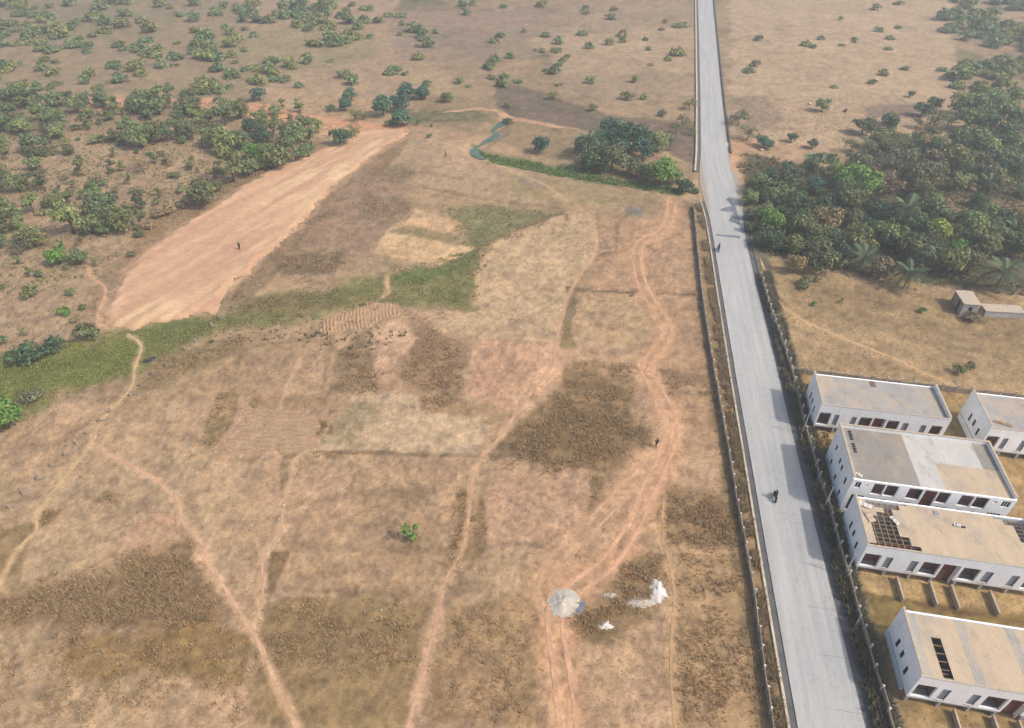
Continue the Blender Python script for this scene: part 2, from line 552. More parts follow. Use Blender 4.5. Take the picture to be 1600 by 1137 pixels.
# (outline in the photograph, colour, edge softness m, edge wobble m, strength, broken-up 0..1)
PATCH = [
    ([(-700, -120), (620, -120), (620, 165), (560, 200), (500, 225), (330, 320), (250, 360), (180, 430), (150, 510), (0, 560), (-700, 700)], (175, 148, 120), 3, 6, 1.0, 0.0),
    ([(-300, -120), (330, -120), (420, 150), (300, 180), (0, 220), (-300, 260)], (150, 132, 104), 6, 8, 0.7, 0.3),
    ([(60, 150), (220, 150), (230, 168), (130, 172)], (208, 160, 128), 2, 3, 0.8, 0.2),
    ([(310, 158), (420, 165), (470, 190), (600, 192), (640, 200), (600, 215), (480, 205), (400, 190), (310, 172)], (214, 166, 132), 2, 3, 0.95, 0.1),
    ([(390, 140), (560, 140), (700, 190), (660, 190), (560, 188), (470, 180)], (186, 156, 122), 3, 4, 0.8, 0.2),
    ([(250, 330), (330, 290), (380, 270), (500, 220), (505, 235), (350, 310), (250, 375), (190, 425), (150, 500), (130, 500), (150, 440)], (152, 126, 96), 2, 3, 0.8, 0.3),
    ([(602, 236), (648, 212), (636, 232), (560, 312), (480, 388), (372, 482), (352, 472), (430, 398), (520, 300)], (138, 114, 88), 1.5, 2.5, 0.85, 0.2),
    # marsh
    ([(-100, 575), (60, 545), (110, 540), (200, 520), (250, 510), (320, 498), (350, 490), (400, 470), (470, 452), (540, 440), (600, 430), (700, 418), (745, 385), (775, 368), (752, 405), (745, 450), (750, 488), (700, 490), (640, 478), (560, 472), (490, 490), (420, 510), (330, 525), (290, 548), (240, 575), (200, 592), (150, 602), (90, 612), (60, 650), (-100, 690)], (126, 122, 80), 3.5, 4.0, 1.0, 0.12),
    ([(-60, 590), (80, 556), (200, 535), (235, 545), (190, 585), (90, 600), (30, 625), (-60, 640)], (114, 120, 66), 3, 4, 0.95, 0.1),
    ([(205, 520), (330, 497), (350, 500), (290, 540), (240, 540)], (108, 114, 70), 2, 2, 0.9, 0.2),
    ([(600, 435), (690, 415), (745, 390), (730, 420), (650, 445)], (100, 116, 68), 1.5, 2, 0.9, 0.2),
    ([(340, 470), (440, 462), (540, 452), (540, 476), (420, 486), (345, 490)], (122, 106, 78), 1.5, 2, 0.75, 0.3),
    ([(690, 325), (760, 318), (890, 332), (830, 352), (770, 372), (745, 392), (700, 412), (690, 395), (735, 378), (722, 350)], (128, 125, 90), 4, 4, 0.95, 0.15),
    # upper fields
    ([(640, 215), (740, 235), (840, 262), (950, 292), (880, 325), (760, 312), (640, 292), (598, 275), (630, 240)], (180, 152, 124), 2, 2, 0.9, 0.1),
    ([(800, 272), (945, 290), (960, 308), (885, 326), (800, 302)], (164, 144, 106), 2, 3, 0.85, 0.2),
    ([(560, 272), (620, 278), (648, 295), (640, 332), (600, 362), (580, 400), (470, 425), (425, 418), (500, 345)], (158, 130, 108), 2, 3, 0.95, 0.25),
    ([(590, 262), (650, 255), (660, 275), (620, 290), (590, 285)], (132, 114, 90), 1.5, 3, 0.8, 0.4),
    ([(560, 300), (640, 310), (650, 335), (600, 350), (560, 340)], (140, 118, 96), 1.5, 3, 0.8, 0.5),
    ([(425, 400), (535, 392), (545, 412), (515, 432), (435, 434)], (126, 106, 84), 1.5, 3, 0.9, 0.2),
    ([(640, 295), (760, 315), (700, 330), (650, 328)], (170, 144, 112), 1.5, 2, 0.8, 0.2),
    ([(650, 327), (720, 347), (690, 370), (632, 357)], (208, 172, 133), 0.6, 0.7, 1.0, 0.0),
    ([(605, 362), (745, 388), (690, 417), (585, 395)], (210, 176, 136), 0.6, 0.7, 1.0, 0.0),
    ([(640, 352), (745, 376), (740, 384), (610, 362)], (136, 124, 88), 0.8, 1.0, 0.8, 0.2),
    # centre fields
    ([(770, 378), (880, 332), (932, 335), (934, 390), (895, 450), (872, 535), (700, 528), (665, 490), (748, 490), (742, 430)], (198, 168, 134), 0.9, 0.9, 1.0, 0.0),
    ([(940, 330), (1040, 320), (1088, 330), (1096, 470), (900, 450), (935, 395)], (188, 150, 120), 1.5, 2, 0.8, 0.1),
    ([(935, 315), (1030, 305), (1045, 330), (985, 345), (945, 335)], (160, 140, 106), 2, 3, 0.8, 0.3),
    ([(1040, 310), (1080, 310), (1096, 470), (1060, 470), (1050, 400)], (180, 146, 116), 1, 2, 0.8, 0.3),
    ([(895, 455), (1040, 462), (1040, 500), (1010, 545), (890, 540), (880, 500)], (192, 160, 126), 0.7, 0.8, 0.95, 0.05),
    ([(1045, 470), (1100, 470), (1130, 700), (1050, 700), (1030, 560)], (176, 142, 112), 1, 2, 0.9, 0.15),
    ([(738, 535), (870, 538), (900, 560), (880, 590), (800, 655), (725, 618)], (200, 157, 129), 1.5, 2, 0.95, 0.25),
    ([(578, 520), (620, 505), (650, 530), (630, 560), (600, 610), (575, 590)], (204, 166, 138), 1.2, 2, 0.9, 0.25),
    ([(555, 528), (575, 520), (600, 610), (560, 612), (510, 618), (525, 560)], (142, 120, 92), 1.2, 2, 0.85, 0.35),
    ([(640, 495), (690, 520), (735, 545), (725, 625), (680, 645), (640, 614), (620, 575), (655, 530)], (150, 122, 96), 1.5, 2.5, 0.9, 0.3),
    ([(680, 640), (740, 620), (800, 640), (770, 665), (700, 660)], (160, 132, 100), 1.2, 2, 0.8, 0.3),
    ([(562, 612), (655, 618), (650, 645), (745, 652), (765, 665), (740, 712), (490, 705), (520, 660)], (196, 168, 137), 0.6, 0.5, 1.0, 0.05),
    ([(555, 618), (610, 632), (555, 690), (492, 695), (520, 655)], (166, 146, 114), 1.5, 1.5, 0.8, 0.2),
    ([(380, 632), (510, 640), (500, 692), (440, 712), (325, 712)], (186, 149, 121), 1.0, 1.5, 0.9, 0.1),
    ([(345, 615), (385, 612), (330, 700), (312, 690)], (140, 118, 86), 0.8, 1.5, 0.85, 0.25),
    ([(385, 615), (510, 620), (520, 640), (390, 636)], (150, 122, 92), 0.8, 1.5, 0.75, 0.35),
    ([(250, 560), (330, 535), (400, 520), (360, 560), (250, 605), (200, 620)], (142, 122, 88), 1.5, 2.5, 0.75, 0.4),
    # dark scrub
    ([(765, 712), (800, 668), (872, 610), (890, 585), (990, 605), (985, 640), (1000, 655), (1022, 690), (985, 705), (950, 742), (770, 722)], (140, 115, 84), 1.6, 2.6, 1.0, 0.2),
    ([(765, 720), (780, 690), (830, 690), (870, 722)], (104, 90, 76), 1.0, 1.5, 0.7, 0.3),
    ([(885, 568), (1000, 575), (990, 600), (885, 600)], (138, 114, 84), 1.0, 2.0, 0.8, 0.4),
    ([(965, 668), (1010, 668), (1005, 692), (970, 690)], (112, 94, 74), 0.8, 1.0, 0.8, 0.2),
    ([(1030, 575), (1120, 590), (1130, 625), (1050, 610)], (140, 114, 88), 1.0, 2.0, 0.8, 0.35),
    ([(1036, 758), (1150, 775), (1172, 860), (1090, 852), (1035, 840)], (144, 118, 88), 1.2, 1.6, 0.95, 0.2),
    ([(920, 872), (970, 860), (1046, 866), (1042, 905), (1010, 965), (960, 1010), (885, 1010), (890, 960), (960, 905)], (146, 120, 88), 1.4, 2.2, 1.0, 0.2),
    ([(-60, 940), (90, 905), (180, 895), (200, 868), (300, 842), (322, 880), (332, 920), (372, 950), (330, 990), (90, 990), (-60, 965)], (138, 112, 82), 1.6, 2.6, 1.0, 0.2),
    ([(90, 985), (340, 975), (390, 990), (380, 1060), (100, 1060)], (146, 118, 78), 1.0, 2.0, 0.9, 0.2),
    ([(410, 940), (520, 932), (680, 945), (655, 1000), (640, 1137), (395, 1137), (398, 1000)], (150, 125, 90), 1.0, 1.5, 0.95, 0.1),
    ([(-60, 825), (55, 815), (20, 905), (-60, 910)], (146, 122, 90), 1.0, 1.5, 0.9, 0.2),
    ([(60, 795), (95, 795), (85, 812), (58, 822)], (136, 112, 82), 0.6, 0.8, 0.9, 0.2),
    ([(235, 798), (300, 815), (265, 850), (180, 868), (160, 895), (150, 885)], (192, 151, 123), 1.0, 2.0, 0.8, 0.3),
    ([(780, 730), (935, 740), (925, 800), (890, 845), (770, 852), (745, 820)], (194, 156, 128), 1.0, 1.5, 0.85, 0.1),
    ([(740, 760), (745, 740), (735, 860), (700, 900), (690, 880), (712, 820), (715, 760)], (138, 112, 80), 0.6, 1.0, 0.8, 0.25),
    ([(745, 770), (757, 770), (760, 860), (730, 890), (742, 830)], (140, 114, 82), 0.6, 1.0, 0.8, 0.25),
    ([(425, 862), (452, 862), (430, 930), (412, 930)], (134, 110, 82), 0.6, 0.8, 0.95, 0.1),
    ([(440, 725), (450, 725), (448, 780), (438, 780)], (144, 120, 90), 0.6, 0.8, 0.9, 0.1),
    ([(500, 655), (522, 655), (524, 680), (494, 680)], (132, 108, 82), 0.6, 0.8, 0.95, 0.1),
    ([(445, 700), (470, 700), (468, 715), (445, 715)], (132, 108, 82), 0.5, 0.6, 0.95, 0.1),
    ([(884, 448), (905, 448), (900, 495), (882, 500)], (116, 104, 84), 0.6, 0.8, 0.9, 0.15),
    ([(872, 500), (892, 500), (900, 545), (876, 545)], (140, 122, 86), 0.6, 0.8, 0.9, 0.2),
    ([(1060, 860), (1180, 860), (1200, 1137), (1060, 1137)], (156, 128, 92), 1.0, 2.0, 0.7, 0.2),
    ([(700, 945), (850, 935), (840, 1137), (660, 1137)], (160, 130, 96), 1.0, 2.0, 0.8, 0.2),
    ([(925, 735), (945, 735), (935, 790), (920, 800)], (138, 114, 82), 0.6, 0.8, 0.9, 0.15),
    # beyond the stream
    ([(650, 150), (790, 150), (830, 185), (900, 205), (1090, 260), (1088, 300), (950, 280), (760, 215), (640, 195)], (154, 132, 102), 3, 4, 0.9, 0.2),
    ([(770, 120), (860, 148), (950, 182), (1092, 195), (1092, 262), (1040, 232), (900, 205), (840, 190), (780, 180)], (120, 104, 92), 2, 3, 0.95, 0.15),
    ([(620, 170), (740, 172), (780, 190), (700, 192), (640, 192)], (104, 106, 72), 2, 3, 0.8, 0.3),
    ([(740, 225), (760, 240), (830, 250), (900, 262), (960, 282), (1080, 300), (1060, 306), (940, 290), (860, 275), (760, 250)], (100, 116, 74), 1.5, 2, 0.95, 0.1),
    ([(805, 275), (840, 278), (838, 292), (815, 290)], (132, 122, 116), 1, 1.5, 0.85, 0.2),
    ([(978, 325), (1005, 326), (1000, 338), (978, 336)], (118, 116, 116), 1, 1.5, 0.85, 0.2),
    ([(900, -80), (1080, -80), (1088, 150), (960, 170), (860, 140)], (168, 144, 120), 4, 6, 0.8, 0.3),
    ([(600, 20), (840, 10), (900, 70), (760, 110), (620, 90)], (156, 134, 114), 4, 6, 0.8, 0.2),
    ([(820, 60), (1085, 40), (1085, 110), (900, 120)], (186, 158, 128), 4, 6, 0.7, 0.2),
    ([(300, 60), (560, 30), (600, 90), (420, 120)], (150, 138, 104), 4, 6, 0.7, 0.3),
    ([(1130, 10), (1330, 0), (1400, 60), (1200, 90)], (158, 138, 116), 4, 6, 0.8, 0.2),
    ([(-300, -20), (300, -20), (260, 60), (-300, 80)], (146, 132, 102), 6, 8, 0.7, 0.3),
    ([(640, -60), (1060, -60), (1060, 10), (700, 12)], (170, 142, 114), 6, 8, 0.8, 0.3),
    # right of the road
    ([(1140, -100), (1480, -100), (1500, 200), (1440, 232), (1250, 226), (1140, 216)], (190, 162, 132), 3, 4, 0.95, 0.1),
    ([(1345, 165), (1460, 162), (1468, 180), (1400, 188), (1352, 182)], (138, 120, 104), 2, 3, 0.95, 0.1),
    ([(1135, 150), (1200, 150), (1230, 190), (1150, 215)], (140, 122, 104), 3, 4, 0.8, 0.3),
    ([(1140, 222), (1200, 218), (1220, 226), (1160, 236), (1166, 280), (1150, 290), (1142, 260)], (212, 166, 130), 1.5, 2, 0.9, 0.1),
    ([(1260, 240), (1310, 240), (1310, 256), (1260, 256)], (112, 130, 92), 1.5, 2, 0.8, 0.2),
    ([(1160, 240), (1300, 262), (1360, 230), (1480, 230), (1640, 260), (1660, 470), (1480, 450), (1340, 430), (1190, 395), (1150, 300)], (92, 90, 66), 3, 4, 0.95, 0.1),
    ([(1470, 310), (1660, 320), (1660, 350), (1480, 345)], (160, 132, 104), 2, 3, 0.9, 0.2),
    ([(1186, 398), (1340, 436), (1480, 452), (1700, 480), (1700, 640), (1240, 575), (1195, 450)], (172, 145, 110), 2, 3, 1.0, 0.1),
    ([(1230, 440), (1400, 450), (1640, 500), (1640, 560), (1520, 540), (1360, 505), (1250, 480)], (150, 126, 94), 2, 4, 0.75, 0.4),
    ([(1500, 495), (1545, 500), (1540, 508), (1505, 505)], (104, 84, 70), 0.8, 1, 0.8, 0.2),
    ([(1070, 285), (1098, 282), (1104, 318), (1084, 322), (1066, 306)], (204, 170, 138), 1.5, 2, 0.9, 0.2),
    ([(1142, 270), (1160, 272), (1172, 300), (1160, 318), (1146, 312)], (208, 174, 142), 1.5, 2, 0.95, 0.1),
    # compound
    ([(1240, 574), (1700, 640), (1800, 1137), (1420, 1137), (1354, 990), (1270, 700)], (168, 140, 98), 0.6, 0.8, 1.0, 0.05),
    ([(1350, 925), (1700, 975), (1700, 1010), (1375, 985)], (142, 120, 74), 0.8, 1, 0.9, 0.1),
    ([(1344, 885), (1700, 935), (1700, 972), (1350, 925)], (194, 162, 118), 0.6, 0.8, 0.95, 0.1),
    ([(1275, 668), (1312, 672), (1310, 690), (1278, 684)], (196, 164, 122), 0.6, 0.8, 0.9, 0.1),
    ([(1270, 688), (1312, 694), (1308, 735), (1282, 725)], (160, 130, 76), 0.6, 0.8, 0.9, 0.1),
]
DK, LT, GR = (128, 106, 80), (208, 172, 138), (122, 118, 84)
PLOT_LINES = [
    ([(560, 612), (515, 660), (492, 700)], .5, LT, .7), ([(560, 610), (600, 612), (655, 622), (655, 640), (700, 650)], .5, LT, .6), ([(490, 706), (600, 708), (740, 712)], .5, DK, .8),
    ([(670, 490), (745, 492), (745, 440)], .7, LT, .5), ([(665, 490), (700, 528), (872, 535)], .6, LT, .6), ([(895, 452), (960, 456), (1040, 462), (1096, 460)], .6, DK, .9), ([(745, 535), (725, 615), (745, 650), (790, 655)], .7, LT, .5),
    ([(770, 378), (800, 362), (880, 332)], 1.0, DK, .8), ([(640, 290), (700, 300), (760, 312), (880, 326)], .8, DK, .6), ([(600, 275), (660, 270), (720, 280)], .8, DK, .5), ([(690, 222), (760, 250), (830, 285), (870, 310)], .8, LT, .5),
    ([(585, 395), (605, 362), (650, 327)], .7, LT, .6), ([(690, 417), (745, 390)], .9, GR, .8), ([(440, 935), (560, 925), (690, 938)], .9, DK, .5), ([(400, 940), (450, 928), (520, 930)], .6, LT, .5),
    ([(330, 712), (440, 712), (500, 695)], .5, LT, .5), ([(385, 640), (345, 700), (310, 780)], .5, LT, .5), ([(340, 715), (400, 720), (455, 705)], .5, DK, .4), ([(240, 605), (300, 570), (380, 545), (470, 530), (520, 535)], 1.0, DK, .45),
    ([(520, 520), (510, 570), (500, 620)], .8, DK, .5), ([(450, 790), (560, 770), (700, 775)], .8, DK, .35), ([(445, 850), (580, 862), (700, 860)], .8, DK, .35), ([(770, 852), (850, 850), (925, 802), (935, 740)], .6, DK, .5),
    ([(760, 728), (850, 726), (940, 742)], .5, LT, .5), ([(1040, 600), (1120, 610)], .6, LT, .5), ([(1050, 690), (1135, 700)], .5, DK, .4), ([(1060, 860), (1180, 866)], .6, LT, .5), ([(1060, 905), (1190, 912)], .5, DK, .4),
    ([(940, 335), (990, 345), (985, 390), (935, 400)], .6, DK, .4), ([(990, 330), (965, 350), (962, 395)], .5, DK, .6), ([(1050, 320), (1060, 460)], .5, LT, .5), ([(60, 720), (130, 740), (180, 800), (150, 870)], .5, LT, .35),
    ([(0, 700), (90, 690), (150, 650)], .7, DK, .35), ([(20, 780), (110, 770), (200, 790), (270, 780)], .6, DK, .35), ([(300, 700), (360, 735), (350, 800), (300, 830)], .5, LT, .35), ([(0, 640), (100, 610), (190, 605)], .8, DK, .5),
    ([(900, 205), (960, 185), (1090, 192)], 1.0, GR, .8), ([(770, 152), (830, 145), (870, 165), (950, 185)], 1.4, GR, .9), ([(780, 185), (840, 190), (900, 204), (1000, 225), (1088, 262)], 1.0, LT, .6), ([(660, 178), (740, 190), (785, 188)], 1.2, GR, .7),
    ([(1250, 225), (1320, 200), (1420, 190), (1480, 200)], 1.0, LT, .6), ([(1200, 200), (1330, 205), (1440, 232)], 1.0, DK, .4), ([(1230, 490), (1330, 500), (1450, 535), (1580, 560)], .8, DK, .4), ([(1240, 450), (1350, 470), (1500, 500)], .8, DK, .4),
    ([(1240, 520), (1300, 545), (1400, 560), (1480, 580)], .8, LT, .4), ([(1350, 924), (1450, 945), (1600, 972)], .35, (120, 92, 66), .9), ([(1280, 690), (1312, 694)], .4, (150, 118, 78), .7),
]
EARTH = [(625, 200), (575, 204), (560, 207), (500, 236), (430, 262), (350, 308), (290, 348), (230, 388), (195, 422), (178, 452), (162, 485), (155, 508), (175, 518), (215, 518), (240, 508), (285, 506), (300, 496), (330, 494), (350, 480), (352, 462), (388, 432), (425, 398), (470, 352), (520, 296), (555, 268), (600, 234), (645, 210)]
EARTH_W = PL(EARTH)

PATHS = {
    'main': ([(630, 1190), (642, 1120), (665, 1030), (678, 988), (690, 935), (700, 900), (724, 855), (733, 800), (736, 760), (750, 720), (775, 690), (800, 655), (830, 612), (858, 580), (868, 548), (876, 505), (885, 470), (905, 432), (927, 402), (932, 372), (921, 338), (897, 320)], 0.50, (216, 174, 140)),
    'left': ([(490, 1190), (440, 1085), (397, 990), (345, 910), (325, 880), (318, 852), (286, 816), (280, 790), (262, 766), (240, 746), (190, 720), (140, 694)], 0.55, (222, 181, 145)),
    'mid': ([(400, 984), (410, 930), (412, 872), (438, 832), (444, 780), (458, 742), (458, 722), (480, 702)], 0.40, (216, 179, 143)),
    'edge': ([(-20, 930), (2, 902), (30, 852), (56, 828), (60, 797), (100, 746), (130, 710), (140, 690), (165, 650), (205, 606), (212, 572), (222, 547), (217, 536), (200, 524)], 0.45, (218, 184, 141)),
    'field': ([(1187, 402), (1204, 448), (1216, 470), (1238, 492), (1300, 522), (1400, 562), (1490, 602)], 0.5, (220, 181, 136)),
    'wood': ([(140, 408), (141, 432), (166, 455), (154, 500), (175, 516)], 0.5, (220, 175, 139)),
    'spur': ([(606, 432), (604, 446), (607, 456), (598, 466)], 0.7, (216, 177, 136)),
    'strip': ([(1060, 1190), (1050, 1070), (1050, 988), (1054, 930), (1046, 880), (1036, 842), (1037, 770)], 0.45, (203, 166, 126)),
    'upper': ([(672, 218), (740, 240), (790, 262), (850, 290), (890, 318)], 0.5, (209, 177, 139)),
    'cross': ([(300, 760), (340, 735), (370, 690), (385, 640)], 0.3, (209, 171, 136)),
    'fieldlet': ([(430, 655), (450, 600), (470, 560)], 0.35, (214, 177, 145)),
}
TRACK = [(896, 1200), (886, 1120), (876, 1040), (868, 985), (872, 945), (905, 915), (950, 880), (985, 830), (1010, 772), (1034, 722), (1047, 682), (1044, 642), (1016, 592), (1011, 570), (1038, 532), (1040, 508), (1012, 462), (999, 430), (996, 392), (1006, 377), (1030, 366), (1045, 345), (1050, 318)]
TRACK2 = [(868, 985), (852, 905), (890, 855), (945, 800), (985, 755), (1020, 715)]

DENSE_Y0, DENSE_Y1 = 18.0, 400.0


def ground_colour(x, y):
    n = x.size
    col = np.tile(np.array(lin(TAN)), (n, 1))
    w1 = (fbm(x / 3.2, y / 3.2, 11, 4) - 0.5) * 2
    w2 = (fbm(x / 12.0, y / 12.0, 23, 3) - 0.5) * 2
    brk = fbm(x / 1.8, y / 1.8, 37, 4)
    # broad drift of the bare soil between red and grey straw
    t = sstep(0.35, 0.65, fbm(x / 26.0, y / 26.0, 41, 4))[:, None]
    col = col * (1 - 0.55 * t) + np.array(lin((190, 153, 124))) * 0.55 * t
    t = sstep(0.5, 0.72, fbm(x / 14.0, y / 14.0, 43, 5))[:, None]
    col = col * (1 - 0.4 * t) + np.array(lin((152, 128, 98))) * 0.4 * t
    t = (sstep(150, 300, y) * (0.35 + 0.6 * sstep(0.4, 0.6, fbm(x / 38.0, y / 38.0, 47, 4))))[:, None]
    col = col * (1 - t) + np.array(lin((142, 124, 98))) * t
    t = (sstep(190, 260, y) * sstep(0.55, 0.68, fbm(x / 24.0, y / 30.0, 48, 5)))[:, None] * 0.7
    col = col * (1 - t) + np.array(lin((108, 110, 78))) * t
    for poly, c, soft, wob, stren, bk in PATCH:
        pw = PL(poly)
        xs = [p[0] for p in pw]; ys = [p[1] for p in pw]
        mg = soft + wob + 1
        idx = np.nonzero((x > min(xs) - mg) & (x < max(xs) + mg) & (y > min(ys) - mg) & (y < max(ys) + mg))[0]
        if idx.size == 0: continue
        sd = poly_sd(x[idx], y[idx], pw) + wob * (0.65 * w1[idx] + 0.5 * w2[idx])
        a = sstep(-soft * 0.5, soft * 0.5, sd) * stren
        if bk > 0:
            a = a * (1 - np.clip(bk * 1.6, 0, 1) * sstep(0.52, 0.66, brk[idx]))
        col[idx] = col[idx] * (1 - a[:, None]) + np.array(lin(c)) * a[:, None]
    for pl, wd, c, stren in PLOT_LINES:
        pw = PL(pl)
        xs = [p[0] for p in pw]; ys = [p[1] for p in pw]
        idx = np.nonzero((x > min(xs) - 3) & (x < max(xs) + 3) & (y > min(ys) - 3) & (y < max(ys) + 3))[0]
        if idx.size == 0: continue
        d = line_d(x[idx], y[idx], pw) + 0.5 * w1[idx]
        a = (1 - sstep(wd * 0.4, wd, d)) * stren * (0.45 + 0.75 * brk[idx])
        a = np.clip(a, 0, 1)
        col[idx] = col[idx] * (1 - a[:, None]) + np.array(lin(c)) * a[:, None]
    # worn soil on both sides of paths and track
    for key, (pl, wd, c) in PATHS.items():
        pw = smooth_line(PL(pl), 1.0)
        xs = [p[0] for p in pw]; ys = [p[1] for p in pw]
        idx = np.nonzero((x > min(xs) - 4) & (x < max(xs) + 4) & (y > min(ys) - 4) & (y < max(ys) + 4))[0]
        if idx.size == 0: continue
        d = line_d(x[idx], y[idx], pw) + 0.35 * w1[idx]
        a = (1 - sstep(wd * 0.3, wd * 0.5 + 0.6, d)) * 0.6
        if key == 'main':
            dc = np.hypot(x[idx] - P(845, 595)[0], y[idx] - P(845, 595)[1])
            a = np.maximum(a, 0.9 * (1 - sstep(0.8, 2.6, d + 0.8 * w1[idx])) * (1 - sstep(5, 10, dc)))
        if key == 'left':
            dc = np.hypot(x[idx] - P(325, 885)[0], y[idx] - P(325, 885)[1])
            a = np.maximum(a, 0.9 * (1 - sstep(0.6, 1.8, d + 0.8 * w1[idx])) * (1 - sstep(2.5, 5, dc)))
        col[idx] = col[idx] * (1 - a[:, None]) + np.array(lin(c)) * a[:, None]
    for pl, wd, st in ((TRACK, 1.6, 0.9), (TRACK2, 2.0, 0.55)):
        pw = smooth_line(PL(pl), 1.0)
        d = line_d(x, y, pw)
        dd = d + 0.5 * w1
        a = (1 - sstep(wd * 0.7, wd + 1.6, dd)) * st
        col = col * (1 - a[:, None]) + np.array(lin((196, 154, 121))) * a[:, None]
        a = np.exp(-((d - 0.82 + 0.18 * w1) / 0.55) ** 2) * st
        col = col * (1 - a[:, None]) + np.array(lin((216, 171, 135))) * a[:, None]
    # verges of the road
    yl = roadL(y); yr = roadR(y)
    a = sstep(0.2, 0.6, yl - x) * (1 - sstep(4.0, 5.0, yl - x + 0.6 * w1)) * (1 - sstep(140, 150, y))
    col = col * (1 - a[:, None]) + np.array(lin((150, 126, 94))) * a[:, None]
    a = sstep(0.2, 0.6, x - yr) * (1 - sstep(3.6, 4.2, x - yr + 0.4 * w1)) * (1 - sstep(118, 128, y))
    col = col * (1 - a[:, None]) + np.array(lin((124, 114, 96))) * a[:, None]
    near = 1 - 0.6 * sstep(90, 220, y)
    g0 = (fbm(x / 0.55, y / 0.55, 131, 3) - 0.5) * 2
    g1 = (fbm(x / 1.5, y / 1.5, 137, 3) - 0.5) * 2
    f = 1.0 + 0.20 * w1 + 0.10 * w2 + 0.42 * g0 * near + 0.26 * g1
    tint = np.stack([1 + 0.03 * g1, np.ones_like(g1), 1 - 0.06 * g1], 1)
    col = col * tint
    return np.clip(col * f[:, None] * np.array([0.975, 1.0, 0.975]) * GROUND, 0.01, 0.8)


def build_ground():
    ys = [-700, -300, -120, -40, 0]
    y = DENSE_Y0; d = 0.22
    while y < DENSE_Y1:
        ys.append(y); y += 0.0054 * (y + 12)
    st = 4.0
    while y < 5200:
        ys.append(y); y += st; st *= 1.18
    ys = np.array(ys)
    tin = np.linspace(-1, 1, 860)
    tout = 1 + np.cumsum(0.03 * 1.26 ** np.arange(22))
    ts = np.concatenate([-tout[::-1], tin, tout])
    wv = 40 + 0.60 * np.clip(ys, 0, None)
    X = ts[None, :] * wv[:, None]
    Y = np.repeat(ys[:, None], len(ts), 1)
    x = X.ravel(); yy = Y.ravel()
    z = hgt(x, yy)
    col = ground_colour(x, yy)
    nr, nc = len(ys), len(ts)
    i = np.arange(nr - 1)[:, None] * nc + np.arange(nc - 1)[None, :]
    i = i.ravel()
    q = np.stack([i, i + 1, i + nc + 1, i + nc], 1)
    me = mesh_np('ground', np.stack([x, yy, z], 1), q.ravel(), np.full(len(q), 4), col, True)
    o = obj_me('ground', me, M['soil'])
    tag(o, kind='structure')
    print('ground verts', x.size)


build_ground()


def grid_patch(name, poly_w, step, zf, cf, mat, wob=0.5, rot=0.0, label=None):
    """a relief sheet cut to an outline, lying just above the ground"""
    xs = [p[0] for p in poly_w]; ys = [p[1] for p in poly_w]
    gx = np.arange(min(xs) - 1, max(xs) + 1, step); gy = np.arange(min(ys) - 1, max(ys) + 1, step)
    X, Y = np.meshgrid(gx, gy)
    x = X.ravel(); y = Y.ravel()
    sd = poly_sd(x, y, poly_w) + wob * 2 * (fbm(x / 2.2, y / 2.2, 91, 4) - 0.5)
    z = hgt(x, y) + zf(x, y, sd)
    col = cf(x, y, sd)
    nc = len(gx)
    i = (np.arange(len(gy) - 1)[:, None] * nc + np.arange(nc - 1)[None, :]).ravel()
    q = np.stack([i, i + 1, i + nc + 1, i + nc], 1)
    q = q[(sd[q] > 0).all(1)]
    used = np.unique(q); remap = np.zeros(x.size, dtype=np.int64); remap[used] = np.arange(used.size)
    me = mesh_np(name, np.stack([x, y, z], 1)[used], remap[q].ravel(), np.full(len(q), 4), col[used], True)
    return tag(obj_me(name, me, mat), kind='structure')


def earth_col(x, y, sd):
    ang = R(62)
    ca, sa = math.cos(ang), math.sin(ang)
    ua = x * ca + y * sa; ub = -x * sa + y * ca
    st = fbm(ua / 14.0, ub / 1.6, 51, 5)
    br = fbm(x / 16.0, y / 16.0, 53, 3)
    a = np.array(lin((208, 162, 132))); b_ = np.array(lin((226, 182, 146))); c_ = np.array(lin((238, 200, 156)))
    t = (0.08 + 0.84 * sstep(0.28, 0.72, st))[:, None]
    col = a * (1 - t) + b_ * t
    t = (sstep(0.45, 0.7, br) * sstep(0.4, 0.7, st))[:, None]
    col = col * (1 - t) + c_ * t
    t = ((1 - sstep(0.0, 2.6, sd)) * 0.75)[:, None]
    col = col * (1 - t) + np.array(lin((196, 154, 122))) * t
    return col * np.array([0.96, 1.0, 0.99]) * 0.75


grid_patch('cleared_earth', EARTH_W, 0.45, lambda x, y, s: 0.03 + 0.35 * sstep(0, 2.5, s) + 0.35 * np.exp(-((s - 1.6) / 0.8) ** 2) * fbm(x / 3, y / 3, 15, 3) + 0.16 * (fbm(x / 2.5, y / 2.5, 9, 3) - 0.5),
           earth_col, M['path'], 1.6)


def ridge_field(name, poly, ang, period, amp, c1, c2, bend=0.0):
    pw = PL(poly)
    ca, sa = math.cos(ang), math.sin(ang)

    def ph(x, y):
        u = x * ca + y * sa
        v = -x * sa + y * ca
        return (u + bend * np.sin(v / 5.0) + 0.7 * (fbm(x / 2.2, y / 2.2, 71, 3) - 0.5)) / period * 2 * math.pi

    def zf(x, y, s):
        return 0.02 + sstep(0, 0.6, s) * amp * (0.25 + 0.9 * sstep(.36, .55, fbm(x / 1.6, y / 1.6, 73, 3))) * (0.5 + 0.5 * np.sin(ph(x, y)))

    def cf(x, y, s):
        t = (0.5 + 0.5 * fbm(x / 0.9, y / 0.9, 77, 3))[:, None]
        return (np.array(lin(c1)) * (1 - t) + np.array(lin(c2)) * t) * GROUND
    grid_patch(name, pw, 0.13, zf, cf, M['path'], 1.8)


